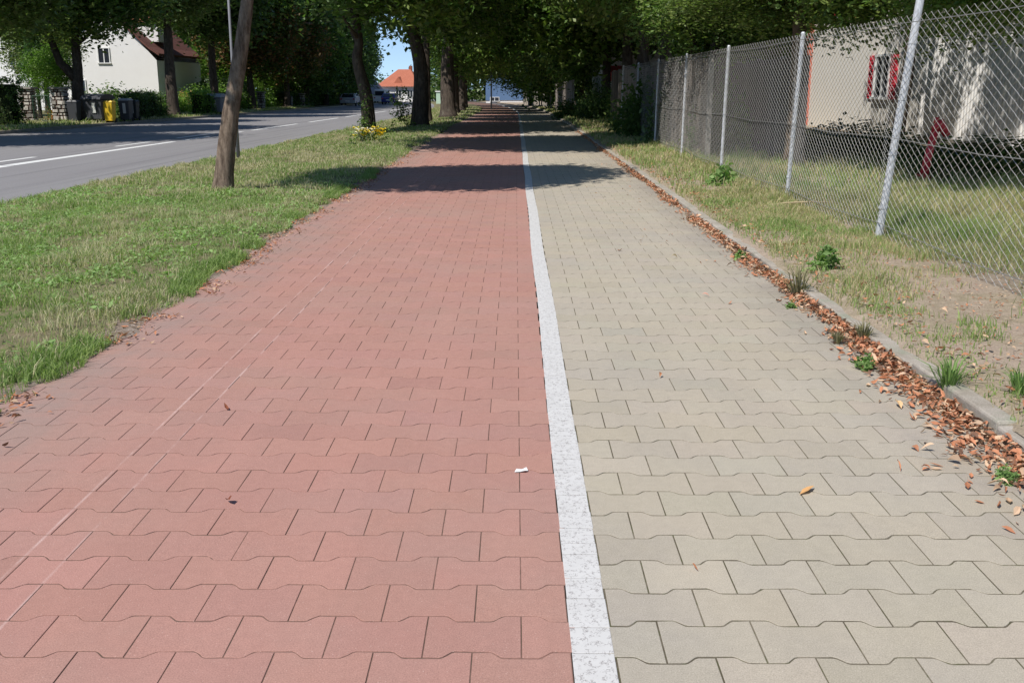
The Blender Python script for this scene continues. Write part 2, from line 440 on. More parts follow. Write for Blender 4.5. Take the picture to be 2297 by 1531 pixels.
# road
grid("road", np.array([-19.4, -15, -11, -7.05]), ysl, lambda XX, X, Y: zroad(Y) - .03, M['asphalt'], xoff=False)
mk = MB()
def stripe(x, w_, ya, yb, w2=None):
    w2 = w2 or w_
    pts = [(x - w_ / 2, ya), (x + w_ / 2, ya), (x + w2 / 2, yb), (x - w2 / 2, yb)]
    mk.add([(a, b, zroad(b) - .026) for a, b in pts], [(0, 1, 2, 3)])
stripe(-10.95, .42, 10, 22, .32); stripe(-10.97, .30, 22.1, 33, .20)
stripe(-11.75, .16, 19.5, 25)
stripe(-11.0, .18, 34, 37); stripe(-11.0, .16, 39, 41.5)
for a, b in ((30, 33), (35.5, 40)): stripe(-11.7, .14, a, b)
yq = 43
while yq < 190:
    stripe(-11.0, .19, yq, yq + 9); yq += 12
o = mk.build("road_markings", M['paint']); o["kind"] = 'structure'
# left verge: height field whose noisy rim laps over the pavers
def z_left(XX, X, Y):
    edge = -2.40 + .26 * (fbm(Y * 1.1, Y * 0 + 3, 2) - .5) + .22 * (vnoise(Y * 5, X * 2, 4) - .5)
    rise = sm(0, .30, edge - X); e2 = sm(-7.25, -6.9, X)
    return terrain(X, Y) - .012 + rise * .035 * e2 + .02 * fbm(X * 2, Y * 2, 9) * rise * e2 - .06 * (1 - e2)
grid("verge_left", np.concatenate([np.arange(-7.25, -2.8, .25), np.arange(-2.8, -2.15, .03)]), np.concatenate([np.arange(-2, 40, .12), np.arange(40, 60, .5), np.arange(60, 181, 5.)]), z_left, M['soil'])
KX0, KX1 = 2.105, 2.215
def z_right(XX, X, Y):
    d = sm(KX1, KX1 + .5, X)
    lap = sm(-.04, .08, X - KX1 + .28 * (fbm(Y * 1.5, Y * 0 + 2, 15) - .33))
    return zpath(Y) + .038 + lap * .040 + d * .012 + .035 * (fbm(X * 1.7, Y * 1.7, 5) - .4) * d
grid("verge_right", np.concatenate([np.arange(KX0 + .03, 2.4, .025), np.arange(2.45, 5, .12), np.arange(5, 12, .6), [16, 24, 40, 60.]]), np.concatenate([np.arange(-2, 32, .16), np.arange(32, 60, 1.0), np.arange(60, 181, 5.)]), z_right, M['drysoil'])
grid("gutter_dirt", np.arange(1.86, 2.112, .02), np.arange(0, 60, .06),
     lambda XX, X, Y: zpath(Y) - .006 + .014 * sm(-.02, .14, X - 2.06 + .12 * (fbm(Y * 2.2, Y * 0, 14) - .35) + .05 * (vnoise(Y * 9, X * 9, 3) - .5)), M['dirt'])
grid("edge_dirt", np.arange(-2.62, -2.0, .02), np.arange(1, 60, .06),
     lambda XX, X, Y: zpath(Y) + .006 - .013 * sm(-.08, .04, X + 2.40 + .20 * (fbm(Y * 1.7, Y * 0, 24) - .5) + .07 * (vnoise(Y * 8, X * 8, 5) - .5)), M['sand'])
# far (left) side strip with a kerb
grid("roadside_left", np.array([-60, -35, -26, -23, -21, -19.62]), ysl, lambda XX, X, Y: zroad(Y) + .08 + .03 * (fbm(X, Y, 3) - .5), M['soil'], xoff=False)
for nm, x0, z0, z1, mt in (("kerb_far_side", -19.6, -.05, .09, 'kerb'), ("kerb_near_side", -7.16, -.05, -.012, 'kerb')):
    mb = MB(); q = -4
    while q < 180:
        L = 2.0
        mb.add([(x0, q + .006, zroad(q) + z0), (x0 + .14, q + .006, zroad(q) + z0), (x0 + .14, q + L - .006, zroad(q + L) + z0), (x0, q + L - .006, zroad(q + L) + z0),
                (x0, q + .006, zroad(q) + z1), (x0 + .125, q + .006, zroad(q) + z1), (x0 + .125, q + L - .006, zroad(q + L) + z1), (x0, q + L - .006, zroad(q + L) + z1)],
               [(4, 5, 6, 7), (0, 1, 5, 4), (1, 2, 6, 5), (2, 3, 7, 6), (3, 0, 4, 7)]); q += L
    o = mb.build(nm, M[mt]); o["kind"] = 'structure'
mb = MB(); rnd = random.Random(4); q = 1.2
while q < 100:
    L = 1.0 if q < 60 else 3.0
    a = Matrix.Rotation(rnd.gauss(0, .006), 3, 'Z') @ Matrix.Rotation(rnd.gauss(0, .03), 3, 'Y')
    mb.box((KX0 + .055 + rnd.gauss(0, .006) + bd(q), q + L / 2, float(zpath(q)) - .014 + rnd.gauss(0, .005)), (.105, L - .012, .16), M=a); q += L
o = mb.build("kerb_path", M['kerb'], bevel=.012); o["kind"] = 'structure'

# ------------------------------------------------------------------ grass (stuff)
def blades(name, n, xr, yr, hfun, wfun, colfun, keep, zf, seed, ypow=1.0):
    rng = np.random.default_rng(seed)
    x = rng.uniform(*xr, n); y = yr[0] + (yr[1] - yr[0]) * rng.random(n) ** ypow
    k = keep(x, y, rng.random(n)); x = x[k]; y = y[k]; n = len(x)
    off = np.maximum(bend(y), -9)
    z = zf(x + off, x, y)
    h = hfun(x, y) * rng.uniform(.45, 1.25, n); wd = wfun(x, y) * rng.uniform(.7, 1.4, n)
    a = rng.uniform(0, 2 * np.pi, n); ln = rng.uniform(.15, .95, n) * h; b = rng.uniform(0, 2 * np.pi, n)
    px, py = np.cos(a) * wd, np.sin(a) * wd; lx, ly = np.cos(b) * ln, np.sin(b) * ln
    x = x + off
    v = np.stack([np.stack([x - px, y - py, z - .005], 1), np.stack([x + px, y + py, z - .005], 1),
                  np.stack([x + px * .75 + lx * .35, y + py * .75 + ly * .35, z + h * .6], 1), np.stack([x - px * .75 + lx * .35, y - py * .75 + ly * .35, z + h * .6], 1),
                  np.stack([x + lx, y + ly, z + h * .92], 1)], 1).reshape(-1, 3)
    i = np.arange(n) * 5
    c = colfun(x - off, y, rng)
    c = np.repeat(c, 5, 0)
    o = np_mesh(name, v, [np.stack([i, i + 1, i + 2, i + 3], 1), np.stack([i + 3, i + 2, i + 4], 1)], M['blade'], cols=c)
    return o
G1, G2, DRY = np.array([.18, .26, .085]), np.array([.33, .42, .15]), np.array([.58, .52, .34])
def col_left(x, y, rng):
    n = len(x); t = rng.random(n)[:, None]
    pt = vnoise(x * 1.5, y * 1.0, 21)[:, None]
    c = G1 + (G2 - G1) * (.55 * t + .45 * pt)
    yel = sm(.46, .66, fbm(x * 1.1, y * .6, 31)) * .6 + .20 + .18 * sm(11, 18, y)
    d = (rng.random(n) < yel)[:, None]
    return np.where(d, DRY * (.6 + .5 * rng.random(n)[:, None]), c)
def keep_left(x, y, r):
    edge = -2.44 + .28 * (fbm(y * 1.1, y * 0 + 3, 2) - .5)
    e2 = edge - .20 * vnoise(y * 3.7, x * 0, 8) + .04
    dens = .16 + .84 * sm(.32, .52, fbm(x * 2.1, y * 2.1, 44))
    return (x < e2 + .05) & (x > -7.12 + .1 * vnoise(y * 2, x * 0, 3)) & (r < dens)
tuft = lambda x, y: .22 + 2.6 * fbm(x * 2.6, y * 2.6, 61) ** 2
parts = []
parts.append(blades("grass", 190000, (-7.1, -2.25), (3.6, 13), lambda x, y: .062 * tuft(x, y), lambda x, y: .0026 + 0 * x, col_left, keep_left, z_left, 11, 1.0))
parts.append(blades("grass", 120000, (-7.1, -2.25), (13, 40), lambda x, y: .065 * tuft(x, y), lambda x, y: .005 + .0002 * (y - 13), col_left, keep_left, z_left, 12, 1.15))
parts.append(blades("grass", 30000, (-7.1, -2.3), (40, 100), lambda x, y: .08 * tuft(x, y), lambda x, y: .016 + 0 * x, col_left, keep_left, z_left, 13))
# edge tufts
def keep_edge(x, y, r):
    edge = -2.44 + .28 * (fbm(y * 1.1, y * 0 + 3, 2) - .5)
    return (np.abs(x - edge + .06) < .10) & (r < sm(.5, .7, vnoise(y * 2.3, x * 0, 77)))
parts.append(blades("grass", 60000, (-2.8, -2.2), (3.6, 20), lambda x, y: .085 + 0 * x, lambda x, y: .003 + 0 * x,
                    lambda x, y, r: (G1 * 1.0 + (G2 - G1) * r.random(len(x))[:, None]), keep_edge, z_left, 14))
def rag(name, n, xr, yr, keep, zf, seed, size, col):
    """low broad clover and dandelion leaves"""
    rng = np.random.default_rng(seed); x = rng.uniform(*xr, n); y = rng.uniform(*yr, n)
    k = keep(x, y, rng.random(n)); x = x[k]; y = y[k]; n = len(x); z = zf(x, x, y) + rng.uniform(.01, .045, n)
    a = rng.uniform(0, 2 * np.pi, n); s = size * rng.uniform(.5, 1.3, n); tl = rng.normal(0, .45, (n, 2)) * s[:, None]
    dx, dy = np.cos(a) * s, np.sin(a) * s
    v = np.stack([np.stack([x - dx, y - dy, z - tl[:, 0]], 1), np.stack([x + dy * .45, y - dx * .45, z - tl[:, 1] * .5], 1),
                  np.stack([x + dx, y + dy, z + tl[:, 0]], 1), np.stack([x - dy * .45, y + dx * .45, z + tl[:, 1] * .5], 1)], 1).reshape(-1, 3)
    i = np.arange(n) * 4
    c = np.repeat(col * (.7 + .6 * rng.random((n, 1))), 4, 0)
    return np_mesh(name, v, np.stack([i, i + 1, i + 2, i + 3], 1), M['blade'], cols=c)
parts.append(rag("grass", 52000, (-7.0, -2.4), (3.6, 16), lambda x, y, r: keep_left(x, y, r) & (fbm(x * 1.5, y * 1.5, 90) > .38), z_left, 15, .022, np.array([.26, .38, .14])))
# right verge grass
def col_right(x, y, rng):
    n = len(x); t = rng.random(n)[:, None]
    c = G1 + (G2 - G1) * t
    yel = .62 + .22 * (fbm(x * .9, y * .6, 71) - .4) * 2 - .45 * sm(.55, .7, vnoise(x * 1.2, y * .8, 73)) - .25 * sm(6, 8, x)
    d = (rng.random(n) < yel)[:, None]
    return np.where(d, np.array([.55, .47, .29]) * (.6 + .55 * rng.random(n)[:, None]), c)
def keep_right(x, y, r):
    bare = np.exp(-(((x - 3.15) / .6) ** 2 + ((y - 6.6) / 1.8) ** 2)) * (.55 + .8 * fbm(x * 3, y * 2, 55))
    band = 1 - .6 * np.exp(-((x - 2.22) / .12) ** 2)
    dens = (.25 + .75 * sm(.3, .55, fbm(x * 1.4, y * 1.4, 81))) * band - bare
    return (x > KX1 - .05 + .05 * vnoise(y * 4, x * 0, 5)) & (r < dens) & (x < 1 + y * .6 + 1)
parts.append(blades("grass", 150000, (KX1 - .06, 6.5), (3.8, 14), lambda x, y: (.07 + .06 * sm(3, 4.2, x)) * tuft(x, y), lambda x, y: .0028 + 0 * x, col_right, keep_right, z_right, 16, .9))
parts.append(blades("grass", 90000, (KX1 - .06, 9.0), (12, 34), lambda x, y: (.10 + .05 * sm(3, 4.2, x)) * tuft(x, y), lambda x, y: .005 + .0002 * (y - 12), col_right, keep_right, z_right, 17))
parts.append(blades("grass", 14000, (KX1, 4.0), (34, 95), lambda x, y: .11 * tuft(x, y), lambda x, y: .016 + 0 * x, col_right, lambda x, y, r: r < .8, z_right, 18))
# roadside strip on the far side of the road
zl = lambda XX, X, Y: zroad(Y) + .08 + .03 * (fbm(X, Y, 3) - .5)
parts.append(blades("grass", 45000, (-24, -19.8), (28, 110), lambda x, y: .14 * tuft(x, y), lambda x, y: .02 + 0 * x, col_left, lambda x, y, r: r < .7, zl, 19))
for i, o in enumerate(parts):
    tag(o, ["green mown grass on the near part of the verge beside the red path", "mown grass on the verge between road and path further on",
            "distant grass strip under the roadside trees", "ragged grass tufts along the left edge of the red path",
            "broad clover and dandelion leaves among the verge grass", "dry yellow grass on the near right verge around the wire fence",
            "taller dry grass behind the kerb further along the wire fence", "grass strip along the distant fence",
            "shaded grass strip on the far side of the road"][i], "grass", None, "stuff")

# ------------------------------------------------------------------ leaf litter
def leaf_verts(n, rng, x, y, z, L, curl=1.0):
    a = rng.uniform(0, 2 * np.pi, n); W = L * rng.uniform(.12, .24, n)
    tl = rng.normal(0, .28, n) * curl; rl = rng.normal(0, .5, n) * curl; fold = rng.uniform(.2, .9, n) * W * curl
    ux = np.stack([np.cos(a) * np.cos(tl), np.sin(a) * np.cos(tl), np.sin(tl)], 1)
    vx = np.stack([-np.sin(a) * np.cos(rl), np.cos(a) * np.cos(rl), np.sin(rl)], 1)
    p = np.stack([x, y, z], 1); up = np.array([0, 0, 1.0])
    cv = rng.uniform(-.25, .3, n)[:, None] * L[:, None] * curl
    b = p - ux * L[:, None] * .5 + up * cv; t = p + ux * L[:, None] * .5 + up * cv
    m1 = p - ux * L[:, None] * .12; m2 = p + ux * L[:, None] * .18
    q = [b, m1 + vx * W[:, None] + up * fold[:, None], m2 + vx * W[:, None] * .8 + up * fold[:, None], t,
         m2 - vx * W[:, None] * .8 + up * fold[:, None], m1 - vx * W[:, None] + up * fold[:, None], m1, m2]
    v = np.stack(q, 1)
    v[:, :, 2] += np.maximum(0, (z + .001) - v[:, :, 2].min(1))[:, None]
    i = np.arange(n)[:, None] * 8
    f3 = np.concatenate([i + np.array([[0, 6, 1]]), i + np.array([[7, 3, 2]]), i + np.array([[0, 5, 6]]), i + np.array([[7, 4, 3]])])
    f4 = np.concatenate([i + np.array([[6, 7, 2, 1]]), i + np.array([[5, 4, 7, 6]])])
    return v.reshape(-1, 3), [f3, f4]
def litter(name, x, y, z, seed, size, label, cols=None):
    rng = np.random.default_rng(seed); n = len(x)
    L = size * rng.uniform(.55, 1.25, n)
    v, f = leaf_verts(n, rng, x, y, z, L)
    A, B, D = np.array([.50, .22, .12]), np.array([.58, .40, .27]), np.array([.24, .13, .085])
    t = rng.random((n, 1)); c = np.where(t < .5, A, np.where(t < .78, B, D)) * (.7 + .5 * rng.random((n, 1)))
    o = np_mesh(name, v, f, M['litter'], cols=np.repeat(c, 8, 0))
    return tag(o, label, "leaves", None, "stuff")
rng = np.random.default_rng(31)
n = 9000; y = 3.2 + 31 * rng.random(n) ** 1.35; y = y[rng.random(n) < .22 + .9 * sm(.3, .6, vnoise(y * .9, y * 0, 91))]; n = len(y)
wdt = .16 * (.35 + 1.2 * vnoise(y * 1.3, y * 0, 6)) * (1 - .35 * sm(6, 16, y)) * (1 + .5 * (1 - sm(3, 6, y)))
x = KX0 - .005 - np.abs(rng.normal(0, 1, n)) * wdt * .42
dp = np.exp(-(KX0 - x) / .1) * .05 * rng.random(n)
n2 = 1100; y2 = rng.uniform(3.1, 6.2, n2); x2 = KX0 - .01 - np.abs(rng.normal(0, .085, n2)) * (1 + .7 * vnoise(y2 * 2, y2 * 0, 8))
x = np.concatenate([x, x2]); y = np.concatenate([y, y2]); dp = np.concatenate([dp, np.exp(-(KX0 - x2) / .12) * .05 * rng.random(n2)])
litter("leaf_litter", x, y, .001 + dp, 32, .053, "band of orange dead leaves lying in the gutter against the right kerb")
n = 900; y = 3.2 + 24 * rng.random(n) ** 1.2; x = KX1 + .02 + np.abs(rng.normal(0, .22, n)); 
litter("leaf_litter", x, y, z_right(x, x, y) + .008 + .02 * rng.random(n), 33, .05, "scattered orange dead leaves on the soil behind the right kerb")
n = 1900; y = 3.6 + 20 * rng.random(n) ** 1.2; x = -2.36 + .26 * (fbm(y * 1.1, y * 0 + 3, 2) - .5) - rng.normal(.0, .075, n)
k = vnoise(y * 2.0, y * 0, 12) > .32; x = x[k]; y = y[k]
litter("leaf_litter", x, y, np.maximum(z_left(x, x, y), 0) + .006, 34, .042, "small brown dead leaves along the grass edge left of the red path")
n = 1400; y = 4.2 + 6 * rng.random(n); x = 3.1 + rng.normal(0, .45, n); k = x > 2.35; x = x[k]; y = y[k]
litter("soil_debris", x, y, z_right(x, x, y) + .006 + .01 * rng.random(len(x)), 36, .026, "small leaf bits and twigs on the bare soil near the kerb")
rng = np.random.default_rng(40)
n = 120; y = 8 + 20 * rng.random(n); x = 2.0 - np.abs(rng.normal(0, .55, n))
litter("leaf_crumbs", x, y, 0 * x + .001, 35, .03, "tiny leaf crumbs scattered over the grey paving near the kerb")

def G(px, py, z=0.0):                          # photo pixel -> point on the plane at height z
    dy = py - 192.0; X = (px - VX) * (H0 - z) / CP / dy; d = F * (H0 - z) / CP / dy
    return X, (d - (H0 - z) * math.sin(R(PITCH))) / CP
def one_leaf(px, py, L, col, label, seed, wide=False):
    x, y = G(px, py); rng = np.random.default_rng(seed)
    a = np.zeros(1)
    v, f = leaf_verts(1, rng, a, a, a + .003, a + L, 1.0)
    if wide: v[:, 1] *= 1.5
    o = np_mesh("fallen_leaf", v, f, M['litter'], cols=np.repeat(np.array([col]), 8, 0)); o.location = (x, y, .001)
    return tag(o, label, "leaf", "single leaves lying on the paving")
one_leaf(1810, 1103, .085, (.72, .40, .17), "large pale orange curled leaf alone on the grey pavers at lower right", 3, True)
one_leaf(512, 1130, .055, (.20, .06, .03), "dark brown leaf on the red pavers at lower left", 8)
one_leaf(508, 920, .05, (.22, .07, .035), "small dark brown leaf on the red pavers further up from the lower one", 9)
one_leaf(1583, 665, .06, (.70, .32, .25), "pinkish leaf on the grey pavers in the middle of the footpath", 10)
one_leaf(1637, 682, .05, (.45, .2, .12), "reddish leaf just right of the pinkish one on the footpath", 11)
one_leaf(2015, 912, .08, (.74, .48, .26), "light tan leaf on the grey pavers just left of the litter band", 12)
one_leaf(1390, 563, .06, (.30, .16, .09), "brown leaf on the grey pavers close to the white line, up the path", 13)
one_leaf(1560, 1278, .035, (.5, .2, .1), "tiny rust coloured leaf on a grey paver in the foreground", 14)
one_leaf(1482, 846, .04, (.45, .2, .1), "tiny reddish leaf on a grey paver mid foreground", 15)
one_leaf(1513, 580, .07, (.62, .50, .33), "pale beige leaf on the footpath beyond the pinkish leaf", 16)
one_leaf(75, 888, .08, (.55, .42, .25), "pale straw leaf at the left edge of the red path in front of the grass", 17)
# white paper scrap
rng = np.random.default_rng(3); mb = MB(); x, y = G(1168, 1060)
pts = [(0, 0, .004), (.022, -.006, .012), (.038, .010, .005), (.03, .03, .016), (.008, .026, .007), (-.02, .018, .012), (-.03, -.004, .004)]
mb.add(pts, [(0, 1, 2), (0, 2, 3), (0, 3, 4), (0, 4, 5), (0, 5, 6)]); mb.add([(p[0], p[1], p[2] + .0015) for p in pts], [(0, 2, 1), (0, 3, 2), (0, 4, 3), (0, 5, 4), (0, 6, 5)])
o = mb.build("paper_scrap", M['frame']); o.location = (x, y, .001); o.scale = (.8, .8, .8); tag(o, "crumpled white scrap of paper on the red pavers left of the white line", "litter")

# ------------------------------------------------------------------ trees
def leafcloud(rng, cen, per, sig, leaf, cols, up=.5, aspect=.55):
    n = len(cen) * per
    c = np.repeat(cen, per, 0)
    p = c + rng.normal(0, 1, (n, 3)) * sig
    nr = rng.normal(0, 1, (n, 3)); nr[:, 2] = np.abs(nr[:, 2]) + up; nr /= np.linalg.norm(nr, axis=1)[:, None]
    t = np.cross(nr, rng.normal(0, 1, (n, 3))); t /= np.linalg.norm(t, axis=1)[:, None]; b = np.cross(nr, t)
    L = leaf * rng.uniform(.6, 1.3, (n, 1)); W = L * aspect
    dr = nr * L * rng.uniform(-.25, .1, (n, 1))
    v = np.stack([p - t * L * .5, p + b * W * .5 + dr * .2, p + t * L * .5 + dr, p - b * W * .5 + dr * .2], 1).reshape(-1, 3)
    i = np.arange(n) * 4
    cc = np.repeat(cols[rng.integers(0, len(cols), len(cen))], per, 0) * (.72 + .56 * rng.random((n, 1)))
    return v, np.stack([i, i + 1, i + 2, i + 3], 1), np.repeat(cc, 4, 0)
GREENS = np.array([[.08, .145, .035], [.11, .185, .045], [.15, .23, .06], [.07, .12, .035], [.20, .26, .07]])
OLIVE = np.array([[.10, .15, .045], [.15, .20, .06], [.20, .24, .08]])
LIME = np.array([[.14, .24, .04], [.18, .30, .05], [.10, .18, .03]])
DARK = np.array([[.055, .10, .03], [.08, .13, .04], [.11, .165, .05]])
def crown_mesh(name, seed, rad, ncl, per, leaf, cols=GREENS, sig=.34, hole=.30, squash=1.0, aspect=.55):
    rng = np.random.default_rng(seed); out = []
    while len(out) < ncl:
        d = rng.normal(0, 1, 3); d /= np.linalg.norm(d); r = rng.random() ** .38
        lump = .78 + .42 * float(fbm(np.array(d[0] * 2 + seed), np.array(d[1] * 2 + d[2] * 2), seed))
        p = d * r * lump
        if p[2] < -.75 * squash and rng.random() < .7: continue
        if float(vnoise(np.array(p[0] * 2.6 + p[2] * 2), np.array(p[1] * 2.6 - p[2]), seed + .5)) < hole: continue
        out.append(p * np.array(rad))
    v, f, c = leafcloud(rng, np.array(out), per, sig, leaf, cols, aspect=aspect)
    return np_mesh(name, v, f, M['leaf'], cols=c, link=False)
CR = {}
CR['a'] = crown_mesh("crown", 1, (2.9, 2.9, 2.7), 420, 75, .19, hole=.24)
CR['b'] = crown_mesh("crown", 2, (2.6, 3.0, 3.0), 420, 75, .19, OLIVE, hole=.24)
CR['c'] = crown_mesh("crown", 3, (3.0, 2.7, 2.5), 400, 75, .20, hole=.24)
CR['far'] = crown_mesh("crown", 4, (3.2, 3.2, 3.4), 420, 55, .30, DARK, .42)
CR['far2'] = crown_mesh("crown", 5, (3.2, 3.0, 3.6), 420, 55, .30, GREENS, .42)
CR['lime'] = crown_mesh("crown", 6, (2.4, 2.4, 2.2), 200, 50, .17, LIME, .35)
CR['near'] = crown_mesh("crown", 7, (2.9, 2.6, 1.7), 330, 60, .125, GREENS, .24, .44)
CR['near2'] = crown_mesh("crown", 8, (2.5, 3.2, 2.0), 360, 60, .125, OLIVE, .24, .42)
CR['shadow'] = crown_mesh("crown", 9, (2.5, 2.1, 1.0), 520, 80, .15, GREENS, .22, .12)  # dense out-of-view crown, shaped for the shadow patches it casts on the ground
CR['rust'] = crown_mesh("crown", 10, (2.8, 2.8, 2.8), 400, 60, .22, np.array([[.09, .12, .03], [.16, .10, .04], [.22, .11, .05], [.06, .10, .02]]))
CR['streak'] = crown_mesh('crown', 12, (2.2, 3.6, 1.5), 62, 80, .15, GREENS, .22, .5)  # sparse crown above the frame, shaped to let sun streak the building wall
CR['streak2'] = crown_mesh('crown', 13, (1.9, 3.6, 1.5), 100, 80, .14, GREENS, .2, .42)  # second gappy crown, likewise unseen and shaped to streak that wall with shade
CR['conifer'] = None
def conifer_mesh(seed):
    rng = np.random.default_rng(seed); pts = []
    for k in range(420):
        z = rng.random() ** .8; r = (1 - z) * 1.5 * rng.random() ** .35 * (.85 + .3 * math.sin(z * 40)); a = rng.random() * 6.283
        pts.append((r * math.cos(a), r * math.sin(a), z * 5.2 - .1 * r))
    v, f, c = leafcloud(rng, np.array(pts), 34, np.array([.16, .16, .10]), .14, np.array([[.05, .11, .04], [.07, .14, .05], [.09, .17, .06]]), aspect=.3)
    return np_mesh("crown", v, f, M['leaf'], cols=c, link=False)
CR['conifer'] = conifer_mesh(3)
def bush_mesh(seed, cols, rad=(1.1, 1.0, .9), n=150, per=50, leaf=.10, sig=.16):
    rng = np.random.default_rng(seed); pts = []
    while len(pts) < n:
        d = rng.normal(0, 1, 3); d /= np.linalg.norm(d); d[2] = abs(d[2]) ; r = rng.random() ** .35
        l = .75 + .45 * float(fbm(np.array(d[0] * 2 + seed), np.array(d[1] * 2 + d[2]), seed))
        pts.append(d * r * l * np.array(rad))
    v, f, c = leafcloud(rng, np.array(pts), per, sig, leaf, cols)
    return np_mesh("foliage", v, f, M['leaf'], cols=c, link=False)
BU = {'g': bush_mesh(1, GREENS), 'l': bush_mesh(2, LIME), 'd': bush_mesh(3, DARK),
      'o': bush_mesh(4, np.array([[.40, .13, .03], [.28, .15, .03], [.16, .18, .04]])),
      'p': bush_mesh(5, np.array([[.55, .36, .16], [.30, .30, .08], [.16, .24, .05]])),
      's': bush_mesh(6, np.array([[.16, .20, .13], [.12, .17, .10], [.09, .14, .05]]))}
def place_mesh(name, me, parent, loc, sc=(1, 1, 1), rz=0):
    o = bpy.data.objects.new(name, me); COL.objects.link(o); o.parent = parent; o.location = loc; o.scale = sc; o.rotation_euler = (0, 0, rz); return o
def tree(name, x, y, label, cat="tree", group=None, r=.2, path=None, crown='a', cz=6, cs=(1, 1, 1), coff=(0, 0), limbs=6, fork=None, mat='bark', seed=0, crz=None, extra=()):
    if x < -19 and y < 140: y = y * 1.03
    z = tz(x, y) + (.07 if x > 2.2 else (.06 if x < -19 else 0)); rnd = random.Random(seed * 7 + 1)
    e = empty(name, (x, y, z), label, cat, group)
    top = cz - .2
    path = path or [(0, 0, 0), (rnd.uniform(-.1, .1), rnd.uniform(-.1, .1), top * .35), (rnd.uniform(-.2, .2), 0, top * .7), (coff[0] * .8, coff[1] * .8, top)]
    pts = [Vector(p) for p in path]; pp = []; rr = []
    nseg = 7; total = (len(pts) - 1) * nseg
    for i in range(len(pts) - 1):
        p0 = pts[max(i - 1, 0)]; p1 = pts[i]; p2 = pts[i + 1]; p3 = pts[min(i + 2, len(pts) - 1)]
        for k in range(nseg + (1 if i == len(pts) - 2 else 0)):
            t = k / nseg
            pp.append(.5 * ((2 * p1) + (p2 - p0) * t + (2 * p0 - 5 * p1 + 4 * p2 - p3) * t * t + (3 * p1 - p0 - 3 * p2 + p3) * t ** 3))
            s = (i * nseg + k) / total; rr.append(r * ((1 - .62 * s) + .45 * max(0, 1 - s * 11) ** 2))
    mb = MB(); pp[0] = pp[0] - Vector((0, 0, .12))
    mb.tube(pp, rr, 14, True, .14, seed)
    for k in range(limbs):
        s = .68 + .3 * k / max(1, limbs - 1); i = min(int(s * total), len(pp) - 2); a = k * 2.4 + seed
        L = 1.9 * rnd.uniform(.7, 1.1) * (1.15 - .4 * s) * cs[0]; p = pp[i]
        q = [p + Vector((math.cos(a), math.sin(a), .45)) * L * t + Vector((0, 0, .25 * t * t * L)) for t in (0, .3, .65, 1)]
        mb.tube(q, [rr[i] * .55, rr[i] * .42, rr[i] * .28, .02], 7, True, .2, seed + k)
    for fk in (fork or ()):
        mb.tube([Vector(p) for p in fk[0]], fk[1], 10, True, .2, seed + 5)
    mb.build("trunk", M[mat], e, smooth=True)
    me = CR[crown]
    place_mesh("crown", me, e, (coff[0], coff[1], cz), cs, rnd.random() * 6.28 if crz is None else crz)
    for (kx, ox, oy, oz, s2) in extra:
        place_mesh("crown", CR[kx], e, (ox, oy, oz), s2, rnd.random() * 6.28)
    return e
VG = "roadside trees in the verge between road and path"
tree("street_tree", -4.3, 14.9, "slender brown leaning trunk nearest in the grass verge left of the path", "tree", VG, .145,
     [(0, 0, 0), (.16, .02, 1.0), (.42, 0, 2.1), (.62, .1, 3.2), (1.0, .2, 4.6)], 'shadow', 5.4, (1.1, 1, 1), (.85, -.6), seed=1, crz=.6, limbs=6)
tree("street_tree", -4.87, 34.2, "curved dark trunk with yellow flowers and ivy at its foot", "tree", VG, .25,
     [(0, 0, 0), (-.05, 0, 1.2), (-.30, 0, 2.4), (-.25, 0, 3.3), (-.75, .2, 6)], 'a', 6.3, (1.3, 1.2, 1.1), (1.0, -.8), mat='barkdark', seed=2)
tree("street_tree", -3.6, 38.8, "thick dark trunk with leafy shoots at its foot, second behind the flowers", "tree", VG, .33, None, 'c', 6.2, (1.2, 1.15, 1.25), (.8, 0), mat='barkdark', seed=3)
tree("street_tree", -3.95, 46, "dark trunk standing close behind the thick trunk with leafy shoots", "tree", VG, .25, None, 'b', 7.0, (1.2, 1.2, 1.1), (1.0, .5), mat='barkdark', seed=4)
tree("street_tree", -3.5, 54, "broad grey-brown trunk with a bare earth patch at its foot", "tree", VG, .42, None, 'a', 6.9, (1.2, 1.2, 1.25), (1.2, 0), mat='barkdark', seed=5)
for i, (x, y) in enumerate(((-3.7, 64), (-3.8, 74), (-4.2, 86), (-5.3, 98), (-6.5, 112))):
    tree("street_tree", x + (0 if y < 90 else -.3), y, "roadside tree number %s in line beyond the broad grey-brown trunk" % ("one", "two", "three", "four", "five")[i], "tree", VG, .26, None, 'acbac'[i], 5.9, (1.25, 1.3, 1.3), (1.0, 0), mat='barkdark', seed=20 + i)
LG = "trees along the far side of the road"
tree("street_tree", -21.9, 50.5, "forked dark tree beside the stone gate pillars", "tree", LG, .34,
     [(0, 0, 0), (0, 0, 1.6), (.1, 0, 2.6), (.15, 0, 4.2), (.6, 0, 6)], 'c', 6.7, (1.5, 1.3, 1.15), (.3, 0), extra=(('b', -1.2, -1, 8.5, (1.5, 1.2, 1.2)),),
     fork=[([(0, 0, 2.1), (-.75, 0, 2.9), (-1.15, 0, 4.2), (-1.5, 0, 5.8)], [.26, .19, .15, .08])], mat='barkdark', seed=6, limbs=4)
tree("street_tree", -21.3, 62.5, "stout dark tree in front of the brown roof of the white house", "tree", LG, .40, None, 'b', 8.3, (1.5, 1.2, 1.1), (0, 0), mat='barkdark', seed=7, extra=(('c', 1.4, 0, 9.5, (1.4, 1.3, 1.2)), ('a', -2.8, 0, 9.0, (1.2, 1.2, 1.1))))
